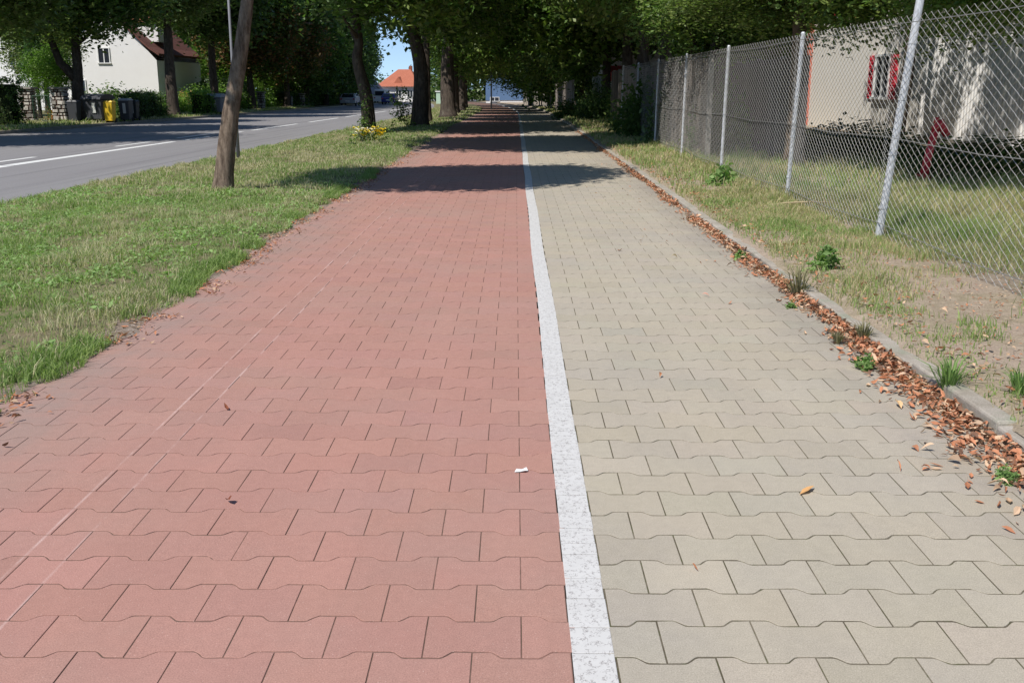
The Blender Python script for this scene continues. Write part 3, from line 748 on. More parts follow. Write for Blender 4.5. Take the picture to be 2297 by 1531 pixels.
tree("street_tree", -22.2, 85, "dark trunk right of the near leaning trunk, by the pale pillar", "tree", LG, .36, None, 'rust', 6.3, (1.5, 1.3, 1.3), (0, 0), mat='barkdark', seed=8, extra=(('far2', .3, 0, 9.6, (1.5, 1.3, 1.2)),))
for i, (x, y) in enumerate(((-21.0, 29), (-21.3, 39))):
    tree("street_tree", x, y, ("roadside tree at the far left edge whose crown shades the road", "dark leafy roadside tree left of the gate pillars")[i], "tree", LG, .33, None, 'ab'[i], 6.6, (1.45, 1.45, 1.15), (1.0, 0), mat='barkdark', seed=30 + i, extra=(('c', 1.6, 0, 9.6, (1.4, 1.4, 1.1)),))
for i, (x, y) in enumerate(((-22, 74), (-21.8, 96), (-22, 106), (-22, 117), (-22.5, 128), (-23.5, 139), (-25, 152), (-26.5, 165))):
    tree("street_tree", x, y, ["tree between the brown-roofed house and the trunk by the pale pillar", "first tree past the pale pillar on the far side", "second tree past the pale pillar on the far side", "third tree past the pale pillar on the far side",
        "fourth tree past the pale pillar on the far side", "fifth tree past the pale pillar on the far side", "last but one tree of the far side row", "last tree of the far side row, above the silver car"][i], "tree", LG, .32, None, ('far', 'rust', 'far2', 'far', 'far', 'far2', 'far', 'far')[i],
         5.9 if i else 9.2, (1.35, 1.4, 1.3), (0, 0), mat='barkdark', seed=40 + i, extra=(('far', 0, 0, 10.0, (1.3, 1.4, 1.3)),))
RG = "trees growing behind the wire fence"
tree("tree", 5.15, 19.0, "brown trunk rising behind the wire fence between its second and third posts", "tree", RG, .19, [(0, 0, 0), (0, 0, 1.5), (-.05, 0, 3), (.1, 0, 5)], 'near2', 4.3, (1.15, .9, 1.0), (.3, 1.0), mat='bark', seed=60, extra=(('near', -.6, 2.0, 5.2, (.9, 1, 1.0)), ('near2', -.5, -.6, 3.15, (.75, .7, .45))))
tree("tree", 8.6, 11.6, "tree whose leafy branches hang over the nearest wire fence at top right", "tree", RG, .2, None, 'near', 4.05, (1.0, 1.3, 1.05), (-1.0, 2.6), mat='barkdark', seed=61, extra=(('streak', .9, 5.2, 7.3, (1.0, 1.1, 1.1)), ('shadow', -3.2, -.2, 5.7, (.85, 1.0, 1.0)), ('near', -2.3, 5.0, 3.55, (.95, .9, .85)), ('near', -2.2, 7.6, 3.6, (.55, .6, .55)), ('near', -2.35, 2.2, 2.95, (.62, .7, .5))))  # high shadow and streak crowns are unseen, added to shade lawn and wall
tree("tree", 9.25, 25.0, "added tree close to the white building, its unseen crown shading the wall, its trunk behind the leaning fence post", "tree", RG, .16, None, 'streak2', 7.0, (.9, 1.0, 1.0), (-.1, 0), mat='barkdark', seed=75, crz=.1, extra=(('streak2', .0, -5.6, 7.2, (.8, 1.0, 1.0)), ('streak', -.6, -2.6, 6.6, (.9, 1.0, 1.0))))  # tree added for the broken shade its high crowns throw on the wall
ys_ = ((4.7, 24.4, .16), (5.4, 28.2, .2), (4.5, 31.5, .14), (4.4, 36.5, .25), (5.0, 41, .2), (5.0, 46, .3), (4.6, 53, .25), (5.2, 60, .25), (4.4, 68, .25), (4.2, 78, .25), (3.0, 90, .25), (1.6, 103, .25))
nm = ("pale leaning trunk behind the third fence post", "slender tree behind the dark board screen", "thin twin-stemmed tree close behind the fence", "dark tree overhanging the first broad shadow on the footpath",
      "tree behind the fence before the red awning", "thick trunk standing left of the red awning", "tree above the weathered timber fence panels", "tree behind the far end of the timber panels", "tree over the distant fence where the path narrows",
      "tree further along the distant fence", "tree shading the far bend of the path", "last tree before the blue building")
for i, (x, y, r_) in enumerate(ys_):
    tree("tree", x, y, nm[i], "tree", RG, r_, None, ('near2', 'a', 'c', 'b', 'a', 'c', 'far2', 'a', 'b', 'far2', 'c', 'a')[i], (5.4, 6.4, 6.4, 7.0, 7.1, 7.2, 6.8, 5.2, 5.0, 4.8, 4.8, 4.8)[i] ,
         (((1.25, 1.3, 1.3), (1.2, 1.25, 1.35))[i % 2] if i > 2 else (.95, 1.05, 1.15)) if i != 0 else (1.1, 1.0, 1.25), (.3 if i == 0 else -1.3 if i < 3 else -.6, 0), extra=((('shadow', -6.6, -.2, 6.6, (1.6, 1.7, 1.4)), ('a', -1.6, 1, 8, (1.0, 1.2, 1)), ('near', .1, -.8, 3.3, (.75, .9, .75))) if i == 0 else ((('far2', .5, 0, 8.8, (1.3, 1.3, 1.2)),) if i > 3 else ())), mat='barkdark', seed=62 + i,  # first tree also carries an unseen far-reaching crown, added to shade the path
         fork=[([(0, 0, .1), (-.3, -.1, 1.2), (-.7, -.2, 2.6), (-1.0, -.2, 4.2)], [.11, .09, .07, .05])] if i in (0, 2) else None)
# garden trees left of the road and behind the right plots
gt = [(-27.5, 44, 'lime', 3.3, 1.0, "bright green garden tree above the gate pillars at far left"), (-32, 46, 'far', 5.0, 1.0, "dark tall garden tree at the left edge"),
      (-27.0, 57, 'conifer', 0, .95, "green conifer standing between the fork of the dark tree"), (-24.7, 54, 'lime', 2.6, .6, "small bushy tree behind the big grey container"),
      (-36, 60, 'far2', 5.5, 1.2, "large garden tree left of the white house"), (-33.5, 72, 'b', 4.6, .9, "tree touching the white house wall at its left"),
      (-26.5, 92, 'lime', 4.0, 1.2, "sunlit green tree right of the brown roof"), (-25.5, 80, 's', 0, 1.0, ""), (-30, 103, 'far2', 6.5, 1.5, "tall tree behind the brown roofed house"),
      (-27, 115, 'far', 6, 1.4, "dark tree behind the far side row, before the middle"), (-28, 130, 'far', 6, 1.5, "dark tree deep behind the far side row"), (-25.5, 145, 'far', 6, 1.4, "dark tree near the end of the far side row"),
      (-40, 95, 'far', 7, 1.8, "broad tree on the skyline left of the white house"), (-25, 101, 'lime', 3.5, .9, "lime green small tree behind the pale pillar")]
for i, (x, y, k, cz, s, lb) in enumerate(gt):
    if not lb: continue
    tree("garden_tree", x, y, lb, "tree", "garden trees beyond the road", .2, None, k, cz if cz else .3, (s, s, s * (1 if k != 'far' else 1.1)), (0, 0), limbs=3, mat='barkdark', seed=80 + i) if k != 'conifer' else \
        tree("conifer", x, y, lb, "tree", "garden trees beyond the road", .12, [(0, 0, 0), (0, 0, 2), (0, 0, 4.8)], k, .5, (s, s, s), (0, 0), limbs=0, mat='barkdark', seed=80 + i)
gr = [(9.5, 44, 'far', 5.2, 1.0), (8.5, 52, 'far2', 5.5, 1.1), (13, 60, 'far', 6, 1.4), (8, 66, 'far2', 5.5, 1.2), (9.5, 80, 'far', 5.5, 1.3), (7.0, 92, 'far2', 5.0, 1.2), (15.5, 47, 'far2', 6.5, 1.4)]
gl = ("dark tree behind the white building's far end", "tree behind the red awning", "large tree beyond the white building", "tree behind the timber panels", "tree deep behind the distant fence", "tree left of the deep dark one, above the blue building", "tall tree rising over the white building roof")
for i, (x, y, k, cz, s) in enumerate(gr):
    if x < 10 and y < 60: x += 2.5
    tree("tree", x, y, gl[i], "tree", "trees in the plots behind the right fence", .22, None, k, cz, (s, s, s), (0, 0), limbs=3, mat='barkdark', seed=110 + i)
# woodland backdrop: reads as one mass
rng = np.random.default_rng(50); pts = []
for k in range(1500):
    if k < 900: x = rng.uniform(-95, -42); y = 150 + rng.uniform(-30, 30) + (x + 42) * .6
    else: x = rng.uniform(14, 95); y = rng.uniform(110, 150)
    pts.append((x, y, rng.uniform(-1, 11) * (.6 + .4 * math.sin(x * .3))))
for k in range(500): pts.append((rng.uniform(-15.5, 16), rng.uniform(176, 200), rng.uniform(-1, 8)))
for k in range(260): pts.append((rng.uniform(-60, -15), rng.uniform(300, 330), rng.uniform(-3, 3.2)))
v, f, c = leafcloud(rng, np.array(pts), 26, np.array([1.6, 1.2, 1.1]), .9, DARK)
tag(np_mesh("woodland", v, f, M['leaf'], cols=c), "distant dark woodland closing the view behind the gardens", "woodland", None, "stuff")

# ------------------------------------------------------------------ shrubs, hedges
def bush(x, y, k, s, label, name="bush", group=None, z=None):
    if x < -19 and y < 140: y = y * 1.03
    z0 = tz(x, y) + (.07 if x > 2.2 else .06) if z is None else z
    rnd = random.Random(int(x * 31 + y * 17))
    e = empty(name, (x, y, z0), label, "bush", group)
    place_mesh("foliage", BU[k], e, (0, 0, -.05), s if hasattr(s, '__len__') else (s, s, s), rnd.random() * 6)
    mb = MB()
    sc = s[0] if hasattr(s, '__len__') else s
    hz_ = s[2] if hasattr(s, '__len__') else s
    for q in range(5):
        a = q * 1.3; mb.tube([(0, 0, -.05), (math.cos(a) * .15 * sc, math.sin(a) * .15 * sc, .3 * hz_), (math.cos(a) * .4 * sc, math.sin(a) * .4 * sc, .55 * hz_)], [.03 * sc, .02 * sc, .008], 6)
    mb.build("stems", M['barkdark'], e); return e
def hedge(x, y, L, W, Hh, rz, cols, label, seed, leaf=.07):
    if x < -19 and y < 140: y = y * 1.03
    e = empty("hedge", (x, y, tz(x, y) + .05), label, "hedge", "garden hedges", rz)
    rng = np.random.default_rng(seed); n = int(L * (W + 2 * Hh) * 28)
    pts = []
    for _ in range(n):
        s = rng.random(); u = rng.uniform(-L / 2, L / 2)
        side = rng.random() * (W + 2 * Hh)
        j = .10 * (rng.random() + .8 * math.sin(u * 2.3))
        if side < W: p = (u, rng.uniform(-W / 2, W / 2), Hh + j)
        elif side < W + Hh: p = (u, -W / 2 - j, rng.uniform(0, Hh))
        else: p = (u, W / 2 + j, rng.uniform(0, Hh))
        pts.append(p)
    for _ in range(int(W * Hh * 50)):
        for sgn in (-1, 1): pts.append((sgn * L / 2, rng.uniform(-W / 2, W / 2), rng.uniform(0, Hh)))
    v, f, c = leafcloud(rng, np.array(pts), 9, .07, leaf * 1.6, cols)
    np_mesh("foliage", v, f, M['leaf'], e, cols=c)
    mb = MB()
    q = -L / 2 + .3
    while q < L / 2: mb.tube([(q, 0, -.05), (q + .05, 0, Hh * .5), (q, 0, Hh * .9)], [.04, .03, .01], 6); q += .5
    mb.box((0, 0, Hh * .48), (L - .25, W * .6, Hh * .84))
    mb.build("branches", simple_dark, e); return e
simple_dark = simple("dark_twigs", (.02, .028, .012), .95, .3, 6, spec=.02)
hedge(-24.1, 43.2, 5.4, 1.0, 2.0, 0, DARK, "tall dark hedge at the left edge before the stone gate pillars", 1)
hedge(-20.9, 56.5, 7.6, .8, 1.30, R(97), DARK, "dark hedge running on behind the bins toward the white house", 2)
hedge(-20.6, 66.0, 2.6, .9, 1.45, R(90), LIME, "clipped bright green hedge block behind the stout dark tree", 3)
hedge(-22.8, 79, 12, .8, 1.3, R(90), GREENS, "long hedge behind the round grey container", 4)
hedge(-22.9, 120, 44, .9, 1.5, R(90), DARK, "long dark hedge under the far side row of trees", 5, .14)
bl = [(-22.6, 51.5, 'o', 1.15, "rust orange bush above the right gate pillar"), (-24.8, 47.5, 'l', 1.1, "bright green bush in the gateway"), (-23.3, 45.6, 'l', .6, "low green shrub between the two gate pillars"),
      (-22.4, 60, 'g', 1.4, "green shrub in front of the white gable wall"), (-24.8, 62, 'g', (2.4, 1.4, 1.7), "wide dark green shrub below the window of the white house"), (-23.8, 70, 'l', 1.3, "yellow green shrub at the right corner of the white gable"),
      (-24.2, 73.5, 'p', 1.5, "peach coloured flowering bush beside the brown roofed house"), (-24.5, 78, 'l', 1.8, "light green bush right of the peach flowering one"), (-25.2, 86, 's', 2.6, "large grey green bush left of the leaning trunk"),
      (-24.0, 82, 'l', 1.9, "sunlit bush behind the round grey container"), (-24.3, 92.5, 'l', 2.2, "light green shrub behind the pale pillar"), (-23.6, 105, 'g', 2.1, "green shrub further along beneath the far side trees"), (-26.4, 48.8, 'g', 2.1, "tall dense green shrub above the left gate pillar"),
      (-29.5, 47, 'd', (3.5, 2, 3.2), "dark leafy mass at the far left edge")]
for x, y, k, s, lb in bl: bush(x, y, k, s, lb, "bush", "garden bushes beyond the road")
br = [(4.5, 22.3, 'd', (.5, 1.3, 1.5), "dark creeper climbing the wire between the third and fourth posts"), (4.6, 25.2, 'd', (.5, 1.5, 1.8), "green creeper hiding the fence top past the fourth post"), (4.5, 29.2, 'd', (.5, 1.6, 2.0), "thick dark creeper over the fence where the posts vanish"),
      (4.8, 27.5, 'd', (.8, 1.5, 1.5), "dark creeper mass on the fence beyond the third post"), (4.6, 31, 'd', (.8, 1.6, 1.5), "taller dark creeper mass on the fence further along"), (4.5, 35, 'g', (.8, 1.6, 1.3), "shaded green shrub against the fence"),
      (3.7, 44, 'd', (.9, 1.8, 1.4), "dark shrub at the end of the plank fence"), (3.5, 50, 'd', (.7, 1.6, 1.1), "dark shrub just before the pale timber panels"),
      (7.0, 21.5, 'd', (1.6, 1.6, .7), "low dark bush in the shade behind the fence"), (8.6, 18.5, 'd', (1.3, 1.8, .55), "low dark bush before the corrugated wall"), (7.2, 16.6, 'd', (1.0, 1.0, .4), "small dark bush left of the corrugated wall, by the red standpipe")]
for x, y, k, s, lb in br: bush(x, y, k, s, lb, "shrub", "shrubs behind the right fence")
# shoots at trunk feet, ivy
e = empty("ivy", (-4.72, 34.0, tz(-4.7, 34)), "green ivy shoots climbing the foot of the curved dark trunk", "plant")
rng = np.random.default_rng(8); pts = [(rng.normal(-.15, .12), rng.normal(-.28, .1), rng.random() ** 1.3 * 1.5) for _ in range(36)] + [(rng.normal(.35, .35), rng.normal(-.3, .2), rng.random() * .3) for _ in range(22)]
v, f, c = leafcloud(rng, np.array(pts), 9, .07, .10, np.array([[.16, .24, .06], [.09, .15, .04]])); np_mesh("foliage", v, f, M['leaf'], e, cols=c)
mb = MB()
for k in range(5): mb.tube([(-.05 * k + .1, -.25, 0), (-.08 * k + .1, -.3, .6), (-.06 * k, -.26, 1.2)], [.012, .01, .005], 6)
mb.build("stems", M['barkdark'], e)
e = empty("sucker_shoots", (-4.0, 38.4, tz(-4, 38.4)), "dark leafy shoots sprouting left of the thick dark trunk", "plant")
pts = [(rng.normal(-.15, .2), rng.normal(-.1, .15), .15 + rng.random() * 1.3) for _ in range(55)]
v, f, c = leafcloud(rng, np.array(pts), 9, .09, .11, GREENS); np_mesh("foliage", v, f, M['leaf'], e, cols=c)
mb = MB()
for k in range(6): mb.tube([(.05, 0, 0), (-.1 * k + .15, -.05, .5), (-.13 * k + .2, -.1, 1.2)], [.012, .01, .005], 6)
mb.build("stems", M['barkdark'], e)
# flowers
fx, fy = -4.1, 29.0
e = empty("flower_bunch", (fx, fy, tz(fx, fy) + .05), "clump of yellow and white flowers at the foot of the curved trunk", "flowers")
pts = [(rng.normal(0, .25), rng.normal(0, .15), rng.random() * .22) for _ in range(30)]
v, f, c = leafcloud(rng, np.array(pts), 8, .06, .09, GREENS * 1.2); np_mesh("foliage", v, f, M['leaf'], e, cols=c)
rnd = random.Random(6)
for k in range(24):
    mb = MB(); cx, cy, cz = rnd.gauss(-.02, .22), rnd.gauss(-.12, .12), rnd.uniform(.08, .34); s = rnd.uniform(.10, .15)
    cx = max(-.42, min(.4, cx * 1.2))
    for q in range(6):
        a = q * 1.047; d = Vector((math.cos(a), math.sin(a) * .6, .45)).normalized(); sd = Vector((-math.sin(a), math.cos(a), 0))
        c0 = Vector((cx, cy, cz))
        mb.add([c0, c0 + d * s * .6 + sd * s * .4, c0 + d * s, c0 + d * s * .6 - sd * s * .4], [(0, 1, 2, 3)])
    mb.tube([(cx, cy, cz - .01), (cx, cy, cz + .018)], .018, 6)
    mb.tube([(cx * .6, cy * .6, 0), (cx, cy, cz)], .004, 4)
    mb.build("bloom", M['ylw'] if k % 5 not in (0, 2) else M['wht'], e)
# weeds near the kerb
def weed(x, y, s, kind, label, z=0.0, seed=0):
    e = empty("weed", (x, y, z), label, "weed", "weeds along the right kerb"); rng = np.random.default_rng(seed)
    if kind == 'leafy':
        pts = np.array([(rng.normal(0, .35) * s, rng.normal(0, .35) * s, (.1 + rng.random() * .9) * s) for _ in range(34)]); pts[:, 2] *= np.exp(-(np.hypot(pts[:, 0], pts[:, 1]) / (.7 * s)) ** 2)
        v, f, c = leafcloud(rng, pts, 7, .13 * s, .34 * s, np.array([[.21, .33, .11], [.27, .38, .14], [.17, .26, .09]]), aspect=.6)
        np_mesh("leaves", v, f, M['blade'], e, cols=c)
    else:
        n = 80; a = rng.uniform(0, 6.283, n); r0 = rng.random(n) * .22 * s; hh = rng.uniform(.5, 1.2, n) * s; ln = rng.uniform(.1, 1.15, n) * s
        x0, y0 = np.cos(a) * r0, np.sin(a) * r0; wv = .012 * s + .0015; px, py = -np.sin(a) * wv, np.cos(a) * wv
        lx, ly = np.cos(a) * ln, np.sin(a) * ln
        v = np.stack([np.stack([x0 - px, y0 - py, 0 * a], 1), np.stack([x0 + px, y0 + py, 0 * a], 1), np.stack([x0 + lx * .4 + px, y0 + ly * .4 + py, hh * .7], 1),
                      np.stack([x0 + lx * .4 - px, y0 + ly * .4 - py, hh * .7], 1), np.stack([x0 + lx, y0 + ly, hh * .9], 1)], 1).reshape(-1, 3)
        base = np.array([.20, .30, .10]) if kind == 'grass' else np.array([.27, .24, .15])
        c = np.repeat(base * (.6 + .8 * rng.random((n, 1))), 5, 0); i = np.arange(n) * 5
        np_mesh("leaves", v, [np.stack([i, i + 1, i + 2, i + 3], 1), np.stack([i + 3, i + 2, i + 4], 1)], M['blade'], e, cols=c)
    mb = MB()
    for k in range(3): mb.tube([(0, 0, -.01), (.1 * s * (k - 1), .05 * s, s * .6)], [.02 * s, .008 * s], 5)
    mb.build("stem", M['green'] if kind != 'dry' else M['barkdark'], e); return e
def wp(px, py, z=0.0):
    x, y = G(px, py, z); return x, y
x, y = wp(1860, 603, .09); weed(x, y, .17, 'leafy', "bright green leafy weed on the verge behind the kerb", .09, 1)
x, y = wp(1800, 665); weed(2.07, y, .22, 'dry', "grey brown tuft spilling over the kerb onto the leaves", .01, 2)
x, y = wp(2120, 870, .05); weed(2.14, y, .17, 'grass', "tall green grass tuft growing from the kerb in the near right", .04, 3)
x, y = wp(1690, 582); weed(2.0, y, .08, 'leafy', "small yellow green weed in the gutter, farthest of the low ones", .0, 4)
x, y = wp(1995, 828); weed(1.92, y, .085, 'leafy', "yellow green weed among the orange leaves in the near gutter", .0, 5)
x, y = wp(1825, 690); weed(1.92, y, .05, 'leafy', "tiny dark green weed at the paving edge below the grey brown tuft", .0, 6)
x, y = wp(1975, 760, .03); weed(2.08, y, .12, 'dry', "spiky brown weed draped over the kerb", .02, 7)
x, y = wp(2150, 1075); weed(1.93, 3.72, .06, 'leafy', "small green weed in the nearest leaf litter", .0, 8)
x, y = wp(1855, 770); weed(x + .06, y, .08, 'dry', "thin dry grass stalks at the paving edge", .0, 9)
x, y = wp(2285, 880, .09); weed(x, y, .13, 'grass', "dark green tuft at the right frame edge on the verge", .09, 10)
x, y = wp(1620, 415, .09); weed(x, y, .30, 'leafy', "sunlit leafy plant at the foot of the third fence post", .09, 11)
# dry stalk
mb = MB(); mb.tube([(0, 0, 0), (.25, .05, .03), (.6, .02, .05), (.95, .1, .02)], [.008, .009, .007, .004], 6)
o = mb.build("dry_stick", simple("dry_stalk", (.45, .36, .22), .9), smooth=True); o.location = (2.95, 12.0, .12); tag(o, "pale dry stick lying on the verge before the second fence post", "stick")

# ------------------------------------------------------------------ wire fence
FX = 3.46; FH = 2.05; BAY = 4.15
fe = empty("wire_fence", (FX, 6, .02), "galvanised chain-link fence along the right verge", "fence")
cell = .066; r = .0017
ncol = int(BAY / cell) + 1; nrow = int(FH / (cell))
rows = np.arange(2 * nrow + 1); V = []; Fq = []; b0 = 0
def mesh_panel(y0len, zig_cell, rad, name):
    nc = int(round(y0len / zig_cell)); V = []; Fq = []; b0 = 0; nr = int(FH / zig_cell) * 2
    hz = FH / nr
    for ci in range(nc + 1):
        s = 1 if ci % 2 == 0 else -1
        k = np.arange(nr + 1); yv = ci * y0len / nc + s * np.where(k % 2 == 0, -.5, .5) * zig_cell * .98; zv = k * hz
        xv = np.where(k % 2 == 0, 1, -1) * rad * .9
        for (dx, dy) in ((-1, -.6), (1, -.6), (0, 1.1)):
            V.append(np.stack([xv + dx * rad, yv + dy * rad, zv], 1))
        m = nr + 1; i = np.arange(nr)
        for q in range(3):
            a = b0 + q * m; c = b0 + ((q + 1) % 3) * m
            Fq.append(np.stack([a + i, a + i + 1, c + i + 1, c + i], 1))
        b0 += 3 * m
    return np_mesh(name, np.concatenate(V), np.concatenate(Fq), M['wire'], link=False)
near_me = mesh_panel(BAY, .070, .0021, "wire_mesh")
far_me = mesh_panel(BAY, .10, .0027, "wire_mesh")
def post(y, lean, hgt=2.1, arm=False):
    mb = MB(); rr = .036 if arm else .027
    pts = [(0, y - 6, -.1), (lean * .5, y - 6, hgt / 2), (lean, y - 6, hgt)]
    mb.tube(pts, rr, 14)
    if arm: mb.tube([(lean, y - 6, hgt - .03), (lean + .32, y - 6 + .03, hgt + .5)], .022, 10)
    for zz in (.35, .85, 1.35, 1.85):
        t = zz / hgt * lean; mb.tube([(t, y - 6, zz), (t, y - 6, zz + .018)], rr + .006, 10)
    mb.build("post", M['galv'], fe, smooth=False)
    cp = MB(); cp.tube([(lean, y - 6, hgt - .002), (lean, y - 6, hgt + .02)], [rr + .005, rr * .6], 12); cp.build("post_cap", M['galv'], fe)
PY = [5.6, 9.62, 12.95, 17.2, 21.35, 25.5, 29.65, 33.8]
for i, y in enumerate(PY): post(y, .20 if i == 1 else (.07 if i == 2 else .03), 2.25 if i == 1 else 2.1, i == 1)
for i in range(-1, len(PY) - 1):
    y0 = PY[i] if i >= 0 else PY[0] - BAY; L = (PY[i + 1] - y0)
    place_mesh("wire_mesh", near_me if y0 < 18 else far_me, fe, (0, y0 - 6, .03), (1, L / BAY, 1))
for zz, sag in ((.22, .04), (1.02, .035), (2.02, .02)):
    mb = MB()
    for i in range(-1, len(PY) - 1):
        y0 = PY[i] if i >= 0 else PY[0] - BAY; y1 = PY[i + 1]
        mb.tube([(-.012, y0 - 6, zz), (-.012, (y0 + y1) / 2 - 6, zz - sag), (-.012, y1 - 6, zz)], .0036, 6)
    mb.build("tension_wire", M['wiredark'], fe)
# braces at the first post
mb = MB(); mb.tube([(.06, 10.2 - 6, 0), (.12, 9.0 + .7 - 6, 1.15)], .02, 10)
# board screen behind the fence
def board_fence(name, y0, y1, x, h, label, tone, gap=.012, bw=.16, seed=0, lean=0, var=.22):
    e = empty(name, (x, y0, float(zpath(y0)) + .05), label, "fence"); rnd = random.Random(seed); q = 0; pan = 0
    while q < y1 - y0:
        mb = MB(); L = min(2.0, y1 - y0 - q); k = 0
        while k < L - bw * .5:
            t = rnd.uniform(1 - var, 1 + var); z = float(zpath(y0 + q)) - float(zpath(y0)); hh = h + rnd.uniform(-.02, .02)
            mb.box((rnd.uniform(-.006, .006) + bd(y0 + q + k) - bd(y0), q + k + bw / 2, z + hh / 2), (.022, bw - gap, hh), col=tuple(c * t for c in tone)); k += bw
        mb.build("board_panel", M['wood'], e, col=True)
        pb = MB(); q == 0 and y0 < 20 or pb.box((.07 + bd(y0 + q) - bd(y0), q, (h + .05) / 2 + float(zpath(y0 + q)) - float(zpath(y0))), (.1, .1, h + .05)); len(pb.v) and pb.build("post", M['conc'], e)
        q += 2.0
    return e
board_fence("board_fence", 18.2, 38.2, 5.1, 1.95, "dark weathered board screen behind the wire fence", (.12, .11, .105), seed=1)
board_fence("plank_fence", 20.6, 41.0, 3.78, 1.98, "old dark vertical plank fence right behind the wire past the third post", (.17, .145, .125), gap=.02, bw=.19, seed=7, var=.5)
board_fence("timber_fence", 56, 76, 3.05, 1.85, "grey timber panel fence with sunlit boards beyond the shrubs", (.30, .265, .245), gap=.004, seed=2, var=.06)
e = empty("post_fence", (3.0, 76.5, float(zpath(54))), "pale post and wire fence far along the path", "fence")
rnd = random.Random(9); y = 77.0
while y < 118:
    mb = MB(); h = 1.55 + rnd.uniform(-.05, .05); x = bd(y) - .2
    mb.box((x, y - 76.5, h / 2 + float(zpath(y)) - float(zpath(54))), (.12, .12, h + .1)); mb.build("post", M['conc'], e); y += 3.2
for zz in (.4, .9, 1.4):
    mb = MB(); mb.tube([(bd(q) - .2, q - 76.5, zz + float(zpath(q)) - float(zpath(54))) for q in np.arange(77, 118, 4.0)], .008, 5); mb.build("rail_wire", M['wire'], e)

# ------------------------------------------------------------------ buildings
def window(parent, c, w_, h_, axis, depth=.12, shutters=False, side=1, mull=1):
    """axis 'x': window lies in a wall facing -x ; 'y': wall facing -y"""
    def P(u, v, d):
        return (c[0] - d, c[1] + u, c[2] + v) if axis == 'x' else (c[0] + u, c[1] - d, c[2] + v)
    def D(u, v, d): return (d, u, v) if axis == 'x' else (u, d, v)
    mb = MB(); t = .07
    mb.box(P(0, h_ / 2 + t / 2, .03), D(w_ + 2 * t, t, .09)); mb.box(P(0, -h_ / 2 - t / 2, .05), D(w_ + 2 * t + .1, t, .14))
    mb.box(P(-w_ / 2 - t / 2, 0, .03), D(t, h_, .09)); mb.box(P(w_ / 2 + t / 2, 0, .03), D(t, h_, .09))
    for k in range(mull): mb.box(P(-w_ / 2 + w_ * (k + 1) / (mull + 1), 0, .022), D(t, h_, .07))
    f = mb.build("window_frame", M['frame'], parent)
    pb = MB(); pb.box(P(0, 0, .006), D(w_, h_, .03)); pb.build("pane", M['glass'], f)
    if shutters:
        for s in (-1, 1):
            sb = MB(); sw = w_ * .42
            sb.box(P(s * (w_ / 2 + t + sw / 2 + .03), 0, .03), D(sw, h_ + .1, .04))
            for k in range(int(h_ / .08)): sb.box(P(s * (w_ / 2 + t + sw / 2 + .03), -h_ / 2 + .05 + k * .08, .055), D(sw - .1, .05, .02))
            sb.build("shutter", M['shut'], parent)
def gable_roof(parent, x0, x1, y0, y1, ze, zr, mat, over=.35, th=.14, flare=.0):
    mb = MB(); xm = (x0 + x1) / 2; sl = (zr - ze) / ((x1 - x0) / 2)
    for s in (-1, 1):
        pr = []
        for t in (0, .5, .82, 1.0):
            x = xm + s * ((x1 - x0) / 2 + over) * t; z = zr - sl * ((x1 - x0) / 2 + over) * t + flare * max(0, t - .6) ** 1.3 * 2.5
            pr.append((x, z))
        vs = [(x, y0 - over, z) for x, z in pr] + [(x, y1 + over, z) for x, z in pr] + [(x, y0 - over, z + th) for x, z in pr] + [(x, y1 + over, z + th) for x, z in pr]
        n = 4; fs = []
        for i in range(3): fs += [(i, i + 1, n + i + 1, n + i), (2 * n + i, 3 * n + i, 3 * n + i + 1, 2 * n + i + 1), (i, 2 * n + i, 2 * n + i + 1, i + 1), (n + i, n + i + 1, 3 * n + i + 1, 3 * n + i)]
        fs.append((3, 7, 15, 11)); fs.append((0, 4, 12, 8)); mb.add(vs, fs)
    return mb.build("roof", mat, parent)
# white house across the road
hz = zroad(80)
e = empty("white_house", (-31.4, 80.2, hz), "white gabled house with brown tiled roof beyond the road", "house")
W2 = 3.9; ZE, ZR = 3.9, 8.4
mb = MB(); pts = [(-W2, 0, -.2), (W2, 0, -.2), (W2, 0, ZE), (0, 0, ZR), (-W2, 0, ZE)]
mb.add(pts + [(x, 11, z) for x, _, z in pts], [(0, 1, 2, 3, 4), (9, 8, 7, 6, 5), (1, 6, 7, 2), (5, 0, 4, 9)]); mb.build("wall", M['white'], e)
gable_roof(e, -W2, W2, 0, 11, ZE, ZR, M['tilebrown'], .3, .16, .9)
window(e, (-.1, 0, 4.25), .8, 1.05, 'y', mull=1); window(e, (-2.3, 0, 1.8), 1.1, 1.2, 'y'); window(e, (W2 + .001, 5, 1.8), .1, .1, 'y', mull=0)
mb = MB(); mb.box((2.6, 3.2, 6.1), (1.7, 2.2, 1.5)); d = mb.build("dormer", M['white'], e)
mb = MB(); mb.add([(1.5, 1.9, 6.85), (3.7, 1.9, 6.75), (3.7, 4.5, 6.75), (1.5, 4.5, 6.85), (1.5, 3.2, 7.7), (3.6, 3.2, 7.6)], [(0, 1, 5, 4), (2, 3, 4, 5), (1, 2, 5), (0, 4, 3)]); mb.build("dormer_roof", M['tileorange'], d)
mb = MB(); mb.box((-.6, 6, 8.7), (.6, .6, 1.2)); mb.build("chimney", M['tilebrown'], e)
# second, left part of the house behind the fork
e = empty("annex_house", (-39.5, 86, zroad(86)), "white house wall glimpsed left of the gabled house through the fork", "house")
mb = MB(); mb.box((0, 4, 2.9), (7.4, 8, 5.9)); mb.build("wall", M['white'], e); gable_roof(e, -3.7, 3.7, 0, 8, 5.85, 8.8, M['tilebrown'])
window(e, (1.5, 0, 4.2), .9, 1.1, 'y'); window(e, (-1.6, 0, 4.2), .9, 1.1, 'y')
